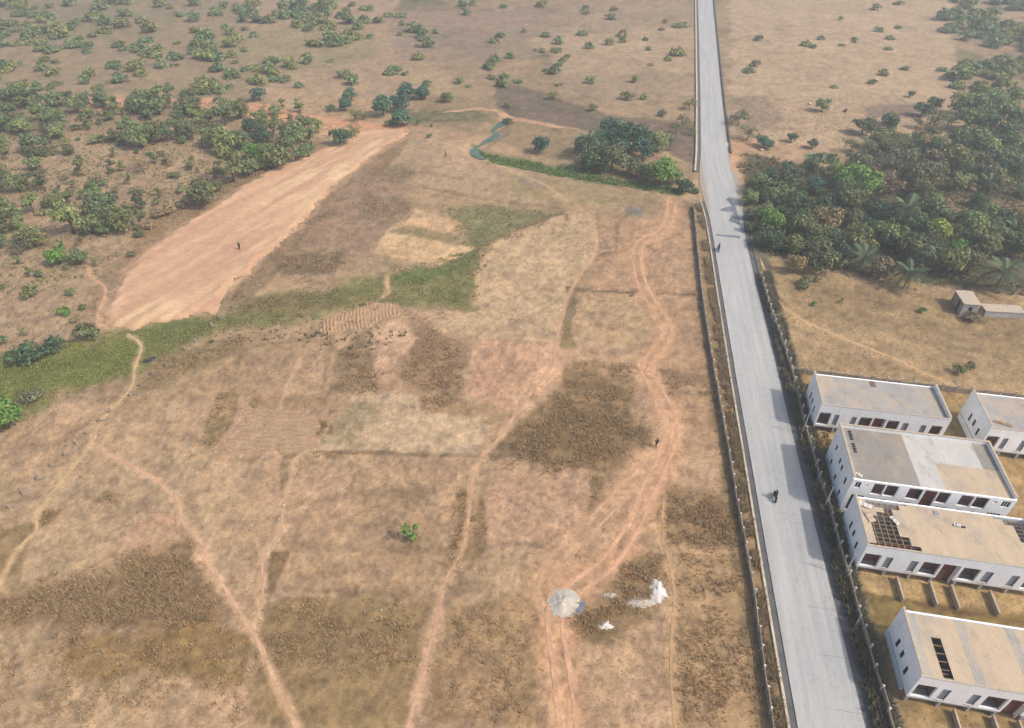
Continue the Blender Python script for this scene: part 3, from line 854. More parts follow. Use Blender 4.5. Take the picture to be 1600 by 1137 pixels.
ridge_field('ploughed_field', [(500, 497), (540, 486), (612, 470), (624, 478), (622, 498), (575, 512), (530, 520), (500, 518)], R(12), 0.66, 0.2, (168, 134, 104), (196, 162, 128), 0.9)
ridge_field('ploughed_field', [(385, 638), (500, 644), (496, 692), (440, 710), (335, 710)], R(84), 0.85, 0.2, (166, 137, 108), (186, 157, 126), 0.2)


def ribbon(name, pts, width, c, z=0.03, seed=0, noise_w=0.25, mat=None, label=None, parts=((0.0, 1.0),), step=0.7):
    """a trodden strip (or several side by side) along a line; parts = (offset, width factor)"""
    line = smooth_line(pts, step)
    V = []; F = []; C = []
    base = np.array(lin(c)) * GROUND
    for off, wf in parts:
        start = len(V)
        n = len(line)
        for i, (x, y) in enumerate(line):
            a = line[max(0, i - 1)]; b_ = line[min(n - 1, i + 1)]
            dx, dy = b_[0] - a[0], b_[1] - a[1]
            L = math.hypot(dx, dy) + 1e-9
            nx, ny = dy / L, -dx / L
            w = width * wf * 0.5
            e1 = w * (1 + noise_w * 2.4 * (float(vnoise(np.array([i * 0.37]), np.array([off * 9.0 + 1.0]), seed)[0]) - 0.5))
            e2 = w * (1 + noise_w * 2.4 * (float(vnoise(np.array([i * 0.41]), np.array([off * 9.0 + 5.0]), seed + 3)[0]) - 0.5))
            fade = min(1.0, (i + 0.4) / 4.0, (n - i - 0.6) / 4.0)
            for s in (-e1 * fade, 0.0, e2 * fade):
                px_, py_ = x + nx * (s + off), y + ny * (s + off)
                V.append((px_, py_)); C.append(base * (1.0 if s == 0 else 0.93) * (0.84 + 0.32 * float(vnoise(np.array([px_ / 1.3]), np.array([py_ / 1.3]), 201)[0])))
        for i in range(n - 1):
            for k in range(2):
                p = start + i * 3 + k
                F.append((p, p + 1, p + 4, p + 3))
    V = np.array(V)
    zz = hgt(V[:, 0], V[:, 1]) + z
    me = mesh_np(name, np.column_stack([V, zz]), np.array(F)[:, ::-1].ravel(), np.full(len(F), 4), np.array(C), True)
    return tag(obj_me(name, me, mat or M['path']), kind='structure')


for k, (key, (pl, wd, c)) in enumerate(PATHS.items()):
    ribbon('footpath', PL(pl), wd * 0.85, [v * 0.97 for v in c], 0.022 + 0.002 * k, k * 5, 0.28)
ribbon('dirt_track', PL(TRACK), 0.6, (216, 171, 136), 0.034, 71, 0.32, parts=((-0.82, 0.9), (0.82, 0.9)))
ribbon('dirt_track', PL(TRACK2), 1.0, (204, 166, 132), 0.024, 75, 0.35, parts=((-0.82, 0.35), (0.82, 0.35)))

ribbon('dirt_track', PL([(130, 158), (220, 163), (320, 160), (400, 172), (470, 185), (560, 196), (640, 206)]), 5.5, (214, 162, 126), 0.06, 81, 0.35)
ribbon('dirt_track', PL([(690, 176), (760, 172), (800, 184), (850, 196), (905, 203)]), 2.2, (206, 164, 132), 0.05, 85, 0.5)

# water
sl = smooth_line(STREAM[:7], 1.5)
mb = MB()
for i in range(len(sl) - 1):
    (ax, ay), (bx, by) = sl[i], sl[i + 1]
    wa = 0.9 + 0.5 * math.sin(i * 0.9); wb = 0.9 + 0.5 * math.sin((i + 1) * 0.9)
    mb.face([(ax - wa, ay, -0.5), (ax + wa, ay, -0.5), (bx + wb, by, -0.5), (bx - wb, by, -0.5)])
tag(mb.build('stream', M['water']), kind='structure')
cx, cy = P(234, 564)
mb = MB()
ring = [(cx + 1.0 * math.cos(a) * (1 + 0.18 * math.sin(3 * a)), cy + 0.75 * math.sin(a) + 0.35 * math.cos(a), h1(cx, cy) + 0.05) for a in [k * math.pi / 9 for k in range(18)]]
mb.face(ring)
tag(mb.build('puddle', M['mud']), kind='structure')

# ------------------------------------------------------------------ the road
def strip(name, fa, fb, y0, y1, z, mat, step=3.0, thick=0.0, uv=False, zb=None):
    yv = np.arange(y0, y1 + step * 0.5, step)
    a = fa(yv); b_ = fb(yv)
    n = len(yv); nc = 7 if uv else 2
    V = []
    for i in range(n):
        for k in range(nc):
            t = k / (nc - 1)
            V.append((a[i] * (1 - t) + b_[i] * t, yv[i], z))
    F = []
    for i in range(n - 1):
        for k in range(nc - 1):
            p = i * nc + k
            F.append((p, p + 1, p + nc + 1, p + nc))
    nb = len(V)
    if thick:
        for i in range(n):
            V.append((a[i], yv[i], z - thick)); V.append((b_[i], yv[i], z - thick))
        for i in range(n - 1):
            F.append((i * nc, (i + 1) * nc, nb + (i + 1) * 2, nb + i * 2))
            F.append((i * nc + nc - 1, nb + i * 2 + 1, nb + (i + 1) * 2 + 1, (i + 1) * nc + nc - 1))
    me = bpy.data.meshes.new(name)
    me.from_pydata(V, [], F)
    if uv:
        ul = me.uv_layers.new(name='UVMap')
        for lp in me.loops:
            v = me.vertices[lp.vertex_index].co
            rl, rr = float(roadL(v.y)), float(roadR(v.y))
            ul.data[lp.index].uv = (v.x - (rl + rr) / 2, v.y)
    return tag(obj_me(name, me, mat), kind='structure')


strip('road', roadL, roadR, -60, 1190, 0.14, M['road'], 4.0, 0.25, uv=True)
strip('side_drain', lambda y: roadL(y) - 0.75, roadL, -60, 144, 0.045, M['drain'], 4.0, 0.2)
strip('kerb', lambda y: roadL(y) - 1.02, lambda y: roadL(y) - 0.75, -60, 144, 0.22, M['kerb'], 4.0, 0.3)
strip('side_drain', roadR, lambda y: roadR(y) + 1.0, -60, 141, 0.05, M['drain'], 4.0, 0.2)
strip('kerb', lambda y: roadR(y) + 1.0, lambda y: roadR(y) + 1.2, -60, 141, 0.16, M['drain'], 4.0, 0.3)
strip('kerb', lambda y: roadL(y) - 1.4 , lambda y: roadL(y) - 0.9, 160, 1000, 0.5, M['kerb'], 6.0, 0.8)
strip('side_drain', lambda y: roadL(y) - 0.9, roadL, 160, 1000, 0.06, M['drain'], 6.0, 0.2)
strip('kerb', lambda y: roadR(y) + 0.5, lambda y: roadR(y) + 0.95, 172, 1000, 0.4, M['drain'], 6.0, 0.6)
# stains and joints
mb = MB()
for k, (poly) in enumerate(([(1140, 308), (1150, 325), (1158, 352), (1138, 346), (1146, 332), (1124, 330), (1128, 326), (1144, 322), (1134, 312)], [(1118, 366), (1156, 369), (1158, 373), (1120, 369)])):
    mb.face([(min(p[0], float(roadR(p[1])) - 0.05), p[1], 0.147) for p in PL(poly, 0.15)])
tag(mb.build('road_stain', M['stain']), kind='structure')
mb = MB()
for yv in [30.2, 35.9, 41.5, 47.3, 53.2, 59.4, 66, 72.5, 79, 86, 93.5, 101, 109, 118, 128, 139, 150]:
    rl, rr = float(roadL(yv)), float(roadR(yv))
    mid = rl * 0.48 + rr * 0.52
    w = 0.035
    mb.face([(mid, yv, 0.148), (rr - 0.02, yv - 0.55, 0.148), (rr - 0.02, yv - 0.55 + w, 0.148), (mid, yv + w, 0.148)])
tag(mb.build('road_joint', M['joint']), kind='structure')
# two pale turn-offs
mb = MB()
pp = PL([(1132, 224), (1141, 222), (1142, 230), (1134, 230)], 0.15)
mb.face([(p[0], p[1], 0.152) for p in pp])
tag(mb.build('driveway', M['kerb']), kind='structure')
mb = MB()
mb.face([(p[0], p[1], 0.10) for p in PL([(1144, 292), (1158, 291), (1160, 303), (1147, 306)])])
tag(mb.build('driveway', M['kerb']), kind='structure')

# ------------------------------------------------------------------ boundary walls
post_me = MB().box(-0.09, 0.09, -0.09, 0.09, -0.1, 1.45).box(-0.11, 0.11, -0.11, 0.11, 1.45, 1.52).mesh('post')
panel_mes = []
for hh in (1.12, 1.2, 1.05):
    b_ = MB()
    z = -0.1
    for k in range(3):
        z1 = hh * (k + 1) / 3
        b_.box(0.0, 1.0, -0.035 - 0.008 * (k == 2), 0.035 + 0.008 * (k == 2), z, z1 - 0.012); z = z1
    panel_mes.append(b_.mesh('panel'))
for me in panel_mes: me.materials.append(M['concrete'])
post_me.materials.append(M['postconc'])


def fence(label, pts, gap, hs=1.0, missing=(), lean=0.02, cat='wall'):
    pts = smooth_line(pts, 1.0)
    acc = [0.0]
    for a, b_ in zip(pts[:-1], pts[1:]): acc.append(acc[-1] + math.hypot(b_[0] - a[0], b_[1] - a[1]))
    xs = [p[0] for p in pts]; ys = [p[1] for p in pts]
    n = int(acc[-1] / gap)
    nodes = [(float(np.interp(i * gap, acc, xs)), float(np.interp(i * gap, acc, ys))) for i in range(n + 1)]
    x0, y0 = nodes[0]
    root = thing('boundary_wall', label, cat, (x0, y0, h1(x0, y0)))
    for i, (x, y) in enumerate(nodes):
        z = h1(x, y) - h1(x0, y0)
        nx = nodes[min(i + 1, n)]; pv = nodes[max(i - 1, 0)]
        ang = math.atan2(nx[1] - pv[1], nx[0] - pv[0])
        o = obj_me('post', post_me, None, root, (x - x0, y - y0, z), (rnd.uniform(-lean, lean), rnd.uniform(-lean, lean), ang))
        o.scale = (1, 1, hs * rnd.uniform(0.92, 1.12))
        if i < n and i not in missing:
            x1, y1 = nodes[i + 1]
            L = math.hypot(x1 - x, y1 - y) - 0.184
            a = math.atan2(y1 - y, x1 - x)
            o = obj_me('panel', rnd.choice(panel_mes), None, root, (x - x0 + math.cos(a) * 0.092, y - y0 + math.sin(a) * 0.092, z), (rnd.uniform(-lean, lean), 0, a))
            o.scale = (L, 1, hs * rnd.uniform(0.9, 1.08))
    return root


fl = [(roadL(y) - 2.15 - 0.35 * (y > 100), y) for y in (8, 24, 38, 43)]
fence('long grey precast wall on the left verge of the road, casting a dark jagged shadow on the field',
      [(22.4, 8), (25.0, 24), (27.0, 38.0), (27.9, 43.1), (29.2, 55.1), (30.2, 62.8), (32.0, 78.8), (34.1, 95.8), (35.9, 108.2), (38.6, 125), (41.6, 143.0)], 2.2, 0.9, missing=(), lean=0.06)
fence('grey precast wall with pale post tops between the road and the white houses',
      [(34.8, 10), (36.9, 26), (38.4, 37.7), (39.3, 44.6), (40.6, 53.9), (42.0, 65.0), (43.2, 73), (44.8, 83.2), (46.3, 98), (48.0, 112.0)], 2.2, 1.22, missing=(31,), lean=0.06)
fence('low tan block wall running behind the houses along the dry field', [(45.0, 82.9), (60.0, 79.8), (76.0, 76.7), (98, 72.4)], 2.05, 0.95)
fl_pts = [(-20, 832), (17, 793), (37, 771), (58, 749), (82, 728), (101, 711), (121, 692), (137, 677), (156, 658), (173, 644), (206, 619), (222, 604), (241, 587), (261, 573), (276, 563), (291, 549), (307, 537), (332, 512), (343, 499), (365, 483), (384, 466), (403, 449)]
NTH = 'first second third fourth fifth sixth seventh eighth ninth tenth eleventh twelfth thirteenth fourteenth fifteenth sixteenth seventeenth eighteenth nineteenth twentieth twenty-first twenty-second'.split()
for i, (a, b_) in enumerate(fl_pts):
    x, y = P(a, b_)
    t = thing('fence_post', 'leaning concrete fence stub, ' + NTH[i] + ' from the lower left in the line across the left field', 'post', (x, y, h1(x, y)), rnd.uniform(0, 0.6), 'concrete fence posts on the left')
    MB().box(-0.13, 0.13, -0.1, 0.1, -0.05, 0.95).build('post', M['concrete'], t, rot=(rnd.uniform(-.12, .12), rnd.uniform(-.12, .12), 0))
    MB().box(0.14, 0.95, -0.04, 0.04, -0.05, 0.3 + 0.2 * rnd.random()).build('panel', M['concrete'], t)

# ------------------------------------------------------------------ houses
HYAW = R(-10.4)


def holed_wall(mb, L, v0, v1, z0, z1, holes, u0=0.0):
    cuts = sorted(set([u0, L] + [h[0] for h in holes] + [h[1] for h in holes]))
    for a, b_ in zip(cuts[:-1], cuts[1:]):
        if b_ - a < 1e-4: continue
        hs = sorted([(h[2], h[3]) for h in holes if h[0] <= a + 1e-6 and h[1] >= b_ - 1e-6])
        z = z0
        for q0, q1 in hs:
            if q0 > z + 1e-4: mb.box(a, b_, v0, v1, z, q0)
            z = max(z, q1)
        if z < z1 - 1e-4: mb.box(a, b_, v0, v1, z, z1)


_sheet_cache = {}


def sheet_mesh(w, ln, mat):
    key = (round(w, 2), round(ln, 2), mat.name)
    if key in _sheet_cache: return _sheet_cache[key]
    bm = bmesh.new()
    prof = []
    nrib = 4
    for k in range(nrib):
        a = w * k / nrib; p = w / nrib
        prof += [(a, 0), (a + p * 0.66, 0), (a + p * 0.74, 0.016), (a + p * 0.92, 0.016)]
    prof.append((w, 0))
    lo = [bm.verts.new((x, 0, z)) for x, z in prof]; hi = [bm.verts.new((x, ln, z)) for x, z in prof]
    for k in range(len(prof) - 1): bm.faces.new([lo[k], lo[k + 1], hi[k + 1], hi[k]])
    me = bpy.data.meshes.new('roof_sheet'); bm.to_mesh(me); bm.free()
    me.materials.append(mat)
    _sheet_cache[key] = me
    return me


def window_wide(root, u0, u1, z0, z1, v):
    """dark glazing with mullions on the inner wall of a loggia"""
    mb = MB()
    n = 3
    mb.box(u0, u1, v - 0.05, v, z1 - 0.05, z1).box(u0, u1, v - 0.05, v, z0, z0 + 0.05)
    for k in range(n + 1):
        u = u0 + (u1 - u0 - 0.05) * k / n
        mb.box(u, u + 0.05, v - 0.05, v, z0 + 0.05, z1 - 0.05)
    w = mb.build('window', M['wall'], root)
    MB().box(u0 + 0.02, u1 - 0.02, v - 0.025, v - 0.012, z0 + 0.02, z1 - 0.02).build('pane', M['dark'], w)


def window_louvre(root, u0, u1, z0, z1):
    mb = MB()
    mb.box(u0, u0 + 0.05, 0.05, 0.12, z0, z1).box(u1 - 0.05, u1, 0.05, 0.12, z0, z1).box(u0 + .05, u1 - .05, 0.05, 0.12, z0, z0 + 0.05).box(u0 + .05, u1 - .05, 0.05, 0.12, z1 - 0.05, z1)
    w = mb.build('window', M['steel'], root)
    MB().box(u0 - .06, u1 + .06, -.05, -.003, z0 - .09, z0 - .01).build('sill', M['coping'], w)
    mb = MB(); n = 8
    for k in range(n):
        z = z0 + 0.06 + (z1 - z0 - 0.12) * k / n
        Mx = Matrix.Translation((0, 0.10, z)) @ Matrix.Rotation(R(-28), 4, 'X')
        mb.box(u0 + 0.06, u1 - 0.06, -0.006, 0.006, 0, (z1 - z0) / n * 0.98, Mx)
    mb.build('louvre_blade', M['louvre'], w)
    MB().box(u0 + 0.05, u1 - 0.05, 0.17, 0.18, z0 + .03, z1 - .03).build('pane', M['dark'], w)


def side_window(root, uu, sgn, v0, v1, z0, z1):
    """small window on a side wall; uu = outer face, sgn = outward direction"""
    a, b_ = sorted((uu, uu + sgn * 0.04))
    mb = MB()
    mb.box(a, b_, v0, v0 + 0.05, z0, z1).box(a, b_, v1 - 0.05, v1, z0, z1).box(a, b_, v0 + .05, v1 - .05, z0, z0 + .05).box(a, b_, v0 + .05, v1 - .05, z1 - .05, z1)
    w = mb.build('window', M['wall'], root)
    a, b_ = sorted((uu + sgn * 0.004, uu + sgn * 0.02))
    MB().box(a, b_, v0 + .05, v1 - .05, z0 + .05, z1 - .05).build('pane', M['dark'], w)


FR_WIDE = [(.013, .105), (.334, .428), (.549, .641), (.885, .968)]
FR_NAR = [(.132, .171), (.268, .308), (.668, .712), (.806, .848)]
FR_DOOR = (.440, .533)


def sheets(root, L, D, mats, zf, zb, skip=(), n=None, rows=1, v0=0.24, v1=None, short={}):
    n = n or int(round((L - 0.5) / 0.95))
    w = (L - 0.5) / n
    v1 = v1 if v1 is not None else D - 0.24
    for r in range(rows):
        va = v0 + (v1 - v0) * r / rows; vb = v0 + (v1 - v0) * (r + 1) / rows
        for k in range(n):
            if (k, r) in skip: continue
            a, b_ = va, vb
            if (k, r) in short: a, b_ = va + (vb - va) * short[(k, r)][0], va + (vb - va) * short[(k, r)][1]
            mat = mats(k, r)
            me = sheet_mesh(w * 1.03, b_ - a + (0.12 if r < rows - 1 else 0), mat)
            t = (a - v0) / (v1 - v0)
            z = zf + (zb - zf) * t + 0.006 * (k % 2) + (0.012 if r == 1 else 0) + rnd.uniform(0, 0.004)
            obj_me('roof_sheet', me, None, root, (0.25 + w * k, a, z + 0.02), (math.atan2(zb - zf, v1 - v0), rnd.uniform(-0.006, 0.006), rnd.uniform(-0.003, 0.003)))


def terrace(label, origin, L, D, mats, **kw):
    """two-storey block: white upper front over a recessed lower floor, mono-pitch sheet roof behind parapets"""
    root = thing('terrace_house', label, 'house', (origin[0], origin[1], 0.0), HYAW)
    z2, zt = 1.15, 5.2
    wide = [(a * L, b_ * L, 1.45, 3.75) for a, b_ in FR_WIDE]
    nar = [(a * L, b_ * L, 1.55, 3.6) for a, b_ in FR_NAR]
    door = (FR_DOOR[0] * L, FR_DOOR[1] * L, z2, 3.85)
    mb = MB(); holed_wall(mb, L, 0.0, 0.22, z2, zt, wide + nar + [door]); mb.build('front_wall', M['wall'], root)
    # inside of the loggias
    MB().box(0.23, door[0] - 0.08, 1.0, 1.12, z2 + 0.10, 4.6).box(door[1] + 0.08, L - 0.23, 1.0, 1.12, z2 + 0.10, 4.6).build('inner_wall', M['inner'], root)
    mb = MB()
    for (a, b_, q0, q1) in wide:
        for uu in (a - 0.14, b_ + 0.04):
            mb.box(uu, uu + 0.1, 0.23, 0.99, z2 + 0.11, 4.0)
    mb.box(0.23, door[0] - .1, 0.23, 0.99, 4.02, 4.12).box(door[1] + .1, L - 0.23, 0.23, 0.99, 4.02, 4.12)
    mb.build('loggia_side', M['inner'], root)
    for (a, b_, q0, q1) in wide:
        window_wide(root, a + 0.1, b_ - 0.1, 2.75, 3.8, 0.99)
    for (a, b_, q0, q1) in nar:
        window_louvre(root, a, b_, q0, q1)
    dr = MB().box(door[0] + 0.002, door[1] - 0.002, 0.62, 0.7, 0.05, 4.2).build('stair_wall', M['door'], root)
    MB().box(door[0] - 0.06, door[0], 0.23, 0.7, 0.05, 4.2).box(door[1], door[1] + 0.06, 0.23, 0.7, 0.05, 4.2).build('stair_side', M['wall'], root)
    MB().box(door[0] + 0.25, door[0] + 1.1, 0.58, 0.615, 0.05, 2.0).build('door', M['inner'], root)
    # floor slab and recessed lower storey
    MB().box(0.0, door[0] - 0.07, 0.003, D - 0.25, z2 - 0.16, z2 - 0.004).box(door[1] + 0.07, L, 0.003, D - 0.25, z2 - 0.16, z2 - 0.004).box(door[0] - .07, door[1] + .07, 0.72, D - .25, z2 - .16, z2 - .004).build('floor_slab', M['dirtywall'], root)
    low = []
    for f in (.04, .2, .34, .58, .72, .88):
        low.append((f * L, f * L + 1.1, 0.25, 0.6))
    mb = MB(); holed_wall(mb, L - 0.26, 1.3, 1.5, 0.0, z2 - 0.165, low, 0.26); mb.build('lower_wall', M['dirtywall'], root)
    for a, b_, q0, q1 in low:
        w = MB().box(a, b_, 1.38, 1.41, q0, q1).build('pane', M['dark'], root)
    for f in (.005, .16, .30, .42, .55, .69, .83, .985):
        MB().box(f * L, f * L + 0.24, 0.02, 0.26, 0, z2 - 0.165).build('column', M['dirtywall'], root)
    # sides and back
    MB().box(0.0, 0.24, 0.225, D, z2 + 0.001, 5.45).box(0.0, 0.24, 1.2, D, 0, z2 - 0.165).build('side_wall', M['wall'], root)
    MB().box(L - 0.24, L, 0.225, D, z2 + 0.001, 5.45).box(L - 0.24, L, 1.2, D, 0, z2 - 0.165).build('side_wall', M['wall'], root)
    MB().box(0.245, L - 0.245, D - 0.22, D, 0, 4.96).build('back_wall', M['wall'], root)
    MB().box(-0.02, 0.25, 0.2, D + 0.02, 5.453, 5.53).build('coping', M['coping'], root)
    MB().box(L - 0.27, L + 0.03, 0.2, D + 0.03, 5.453, 5.53).build('coping', M['coping'], root)
    MB().box(-0.03, L + 0.03, -0.03, 0.197, zt + 0.003, zt + 0.06).build('coping', M['coping'], root)
    for sgn, uu in ((-1, 0.0), (1, L)):
        for v, z0, z1, wv in ((1.7, 1.8, 3.2, .55), (3.3, 2.1, 3.3, .6), (4.7, 1.8, 3.2, .55)):
            side_window(root, uu, sgn, v, v + wv, z0, z1)
    sheets(root, L, D, mats, 4.95, 4.83, **kw)
    return root


def at_corner(px, py, z):
    return P(px, py, z)


oA = at_corner(1284, 631, 5.2)
oB = at_corner(1334, 747.5, 6.3)
oC = at_corner(1355.6, 851, 5.2)
oD = (P(1409, 949, 5.2)[0] - 7.4 * math.sin(-HYAW), P(1409, 949, 5.2)[1] - 7.4 * math.cos(HYAW))
oE = at_corner(1549, 667.5, 5.2)
A = terrace('white house farthest up the road, intact dusty tan roof greying towards the back wall', oA, 17.1, 7.2, lambda k, r: M['roof_mix'])
C = terrace('white terrace house with bare roof timbers showing at its torn left end', oC, 19.8, 7.5, lambda k, r: M['roof_tan'], rows=2,
            skip={(1, 0), (2, 0), (3, 0), (3, 1), (18, 1), (19, 1)}, short={(4, 0): (.55, 1), (5, 0): (.22, 1), (6, 0): (.05, 1), (0, 0): (.12, 1), (1, 1): (.32, .8), (2, 1): (.5, .72), (4, 1): (0.0, .7), (5, 1): (0.0, .94), (16, 1): (0, .92), (17, 1): (0, .7)})
Dh = terrace('white house nearest the photo bottom, a dark slit across its tan roof', oD, 19.8, 7.4, lambda k, r: M['roof_tan'] if k % 5 else M['roof_mix'], rows=2, skip={(2, 0)}, short={(2, 1): (.3, 1)})
Eh = terrace('white house cut by the right photo edge, debris along its roof edge', oE, 17.1, 7.7, lambda k, r: M['roof_mix'])

# timbers under the torn roof of the third house, and under the slit of the fourth
for k, u in enumerate((0.8, 1.5, 2.2, 2.9, 3.6, 4.3, 5.0)):
    MB().box(u, u + 0.09, 0.24, 7.15, 4.60, 4.76).build('rafter', M['timber'], C)
for k in range(11):
    v = 0.45 + 0.64 * k
    MB().box(0.25, 6.2, v, v + 0.07, 4.755, 4.825).build('purlin', M['timber'], C)
for k in range(5):
    MB().box(15.4, 19.1, 4.6 + .55 * k, 4.67 + .55 * k, 4.765, 4.835).build('purlin', M['timber'], C)
for u in (16.2, 17.4, 18.5):
    MB().box(u, u + 0.09, 4.2, 7.15, 4.60, 4.76).build('rafter', M['timber'], C)
for k in range(8):
    v = 0.45 + 0.85 * k
    MB().box(1.7, 3.6, v, v + 0.08, 4.785, 4.85).build('purlin', M['timber'], Dh)


def two_storey(label, origin, L, D):
    root = thing('terrace_house', label, 'house', (origin[0], origin[1], 0), HYAW)
    zt = 6.25
    up_big = [(.139, .210), (.218, .293), (.357, .443), (.541, .613), (.677, .755), (.764, .846)]
    up_small = [(.024, .060), (.925, .977)]
    tiny = [(.090, .107), (.872, .900)]
    H = [(a * L, b_ * L, 4.05, 6.0) for a, b_ in up_big]
    Sm = [(a * L, b_ * L, 4.85, 5.9) for a, b_ in up_small]
    Ty = [(a * L, b_ * L, 5.35, 5.65) for a, b_ in tiny]
    door = (.455 * L, .534 * L, 0.05, 6.0)
    lowh = [(.03 * L, .115 * L, 0.6, 3.55), (.15 * L, .185 * L, 2.2, 3.4), (.225 * L, .26 * L, 2.2, 3.4), (.33 * L, .41 * L, 1.4, 3.45), (.565 * L, .64 * L, 1.4, 3.45), (.70 * L, .735 * L, 2.2, 3.4), (.78 * L, .81 * L, 2.2, 3.4), (.88 * L, .965 * L, 0.6, 3.55)]
    mb = MB(); holed_wall(mb, L, 0.0, 0.22, 0.0, zt, H + Sm + Ty + [door] + lowh); mb.build('front_wall', M['wall'], root)
    MB().box(0.25, door[0] - .08, 0.95, 1.05, 0, 6.1).box(door[1] + .08, L - .25, 0.95, 1.05, 0, 6.1).build('inner_wall', M['inner'], root)
    MB().box(0.25, door[0] - .08, 0.23, 0.94, 3.66, 3.8).box(door[1] + .08, L - .25, 0.23, 0.94, 3.66, 3.8).build('floor_slab', M['inner'], root)
    for a, b_, q0, q1 in H: window_wide(root, a + .08, b_ - .08, 5.1, 6.05, 0.94)
    for a, b_, q0, q1 in Sm + Ty: window_louvre_dark(root, a, b_, q0, q1)
    for a, b_, q0, q1 in lowh: window_louvre_dark(root, a, b_, q0, q1)
    MB().box(door[0] + .002, door[1] - .002, 0.5, 0.58, 0.05, 6.1).build('stair_wall', M['door'], root)
    MB().box(0.0, 0.24, 0.225, D, 0, 6.55).build('side_wall', M['wall'], root)
    MB().box(L - .24, L, 0.225, D, 0, 6.55).build('side_wall', M['wall'], root)
    MB().box(0.245, L - .245, D - .24, D, 0, 6.55).build('back_wall', M['wall'], root)
    MB().box(-.02, .26, 0.2, D + .02, 6.553, 6.65).build('coping', M['coping'], root)
    MB().box(L - .26, L + .02, 0.2, D + .02, 6.553, 6.65).build('coping', M['coping'], root)
    MB().box(.265, L - .265, D - .26, D + .02, 6.553, 6.65).build('coping', M['coping'], root)
    for sgn, uu in ((-1, 0.0), (1, L)):
        for v, z0, z1, wv in ((1.4, 3.4, 4.7, .6), (3.6, 3.6, 4.6, .6), (4.8, 3.6, 4.6, .6), (7.2, 3.6, 4.6, .6), (1.6, 1.0, 2.1, .6), (4.2, 1.0, 2.1, .7), (7.0, 1.0, 2.1, .6)):
            side_window(root, uu, sgn, v, v + wv, z0, z1)

    def mats(k, r):
        if r == 1: return M['roof_light'] if 8 <= k <= 16 else M['roof_grey'] if k < 8 else M['roof_grey']
        return M['roof_light'] if 8 <= k <= 10 else M['roof_grey'] if k < 8 else M['roof_tan']
    sheets(root, L, D, mats, 6.15, 6.02, rows=2, n=19, skip=())
    # a row of ventilation slots in the sheet near the left end
    mb = MB()
    for k in range(9):
        if k == 4: continue
        v = 4.9 + 0.46 * k
        mb.box(1.05, 1.42, v, v + 0.3, 6.13, 6.19)
    mb.build('roof_vent', M['dark'], root)
    return root


def window_louvre_dark(root, u0, u1, z0, z1):
    mb = MB()
    n = max(1, int((u1 - u0) / 0.32))
    mb.box(u0, u1, 0.06, 0.1, z0, z0 + .04).box(u0, u1, 0.06, 0.1, z1 - .04, z1)
    for k in range(n + 1):
        u = u0 + (u1 - u0 - .04) * k / n
        mb.box(u, u + .04, 0.06, 0.1, z0 + .04, z1 - .04)
    w = mb.build('window', M['wall'], root)
    MB().box(u0 + .01, u1 - .01, 0.11, 0.12, z0 + .01, z1 - .01).build('pane', M['dark'], w)


Bh = two_storey('largest white house, two window rows, roof patched in grey, pale and tan', oB, 18.6, 9.7)


def loc_on(root, u, v, z):
    c, s = math.cos(HYAW), math.sin(HYAW)
    return (root.location.x + u * c - v * s, root.location.y + u * s + v * c, z)


# loose sheets lying on the torn roof
def loose_sheet(label, root, u, v, w, l, rz, mat):
    mb = MB()
    n = 5
    hs = [0.02, 0.09, 0.04, 0.14, 0.03, 0.06]
    for k in range(n):
        a, b_ = -l / 2 + l * k / n, -l / 2 + l * (k + 1) / n
        for za, zb, dz in ((hs[k], hs[k + 1], 0),):
            mb.face([(-w / 2, a, za), (w / 2 * 0.9, a, za + 0.08), (w / 2, b_, zb + 0.06), (-w / 2 * 0.85, b_, zb)])
    o = mb.build('loose_sheet', mat, None, loc_on(root, u, v, 6.22 if root is Bh else 4.99), (0, 0, rz + HYAW))
    sol = o.modifiers.new('thickness', 'SOLIDIFY'); sol.thickness = 0.02
    return tag(o, label, 'roof sheet')


loose_sheet('crumpled white sheet over the bare timbers at the back left roof corner', C, 1.1, 6.2, 0.7, 1.4, 1.2, M['whitesand'])
loose_sheet('white folded sheet standing at the edge of the hole in the tan roof', C, 4.0, 4.4, 0.45, 1.3, 0.5, M['whitesand'])
loose_sheet('small white scrap in the middle of the tan roof', C, 11.1, 5.0, 0.4, 0.7, 1.5, M['whitesand'])
loose_sheet('pale bent sheet lying at the torn left roof end', C, 1.2, 4.6, 0.8, 1.8, 0.3, M['roof_tan'])
loose_sheet('dark bent scrap on the roof edge of the right-hand rear house', Eh, 2.0, 1.4, 0.5, 2.2, 1.3, M['timber'])
loose_sheet('pale scrap at the front left corner of the patched roof', Bh, 0.8, 0.9, 0.4, 0.8, 0.9, M['whitesand'])
MB().box(11.5, 12.0, 4.8, 5.05, 4.90, 4.985).build('roof_hole', M['dark'], C)
MB().box(9.0, 9.5, 6.3, 6.9, 4.90, 4.96).build('roof_hatch', M['louvre'], C)
MB().box(7.9, 8.6, 5.7, 6.86, 4.88, 4.94).build('roof_gap', M['inner'], A)

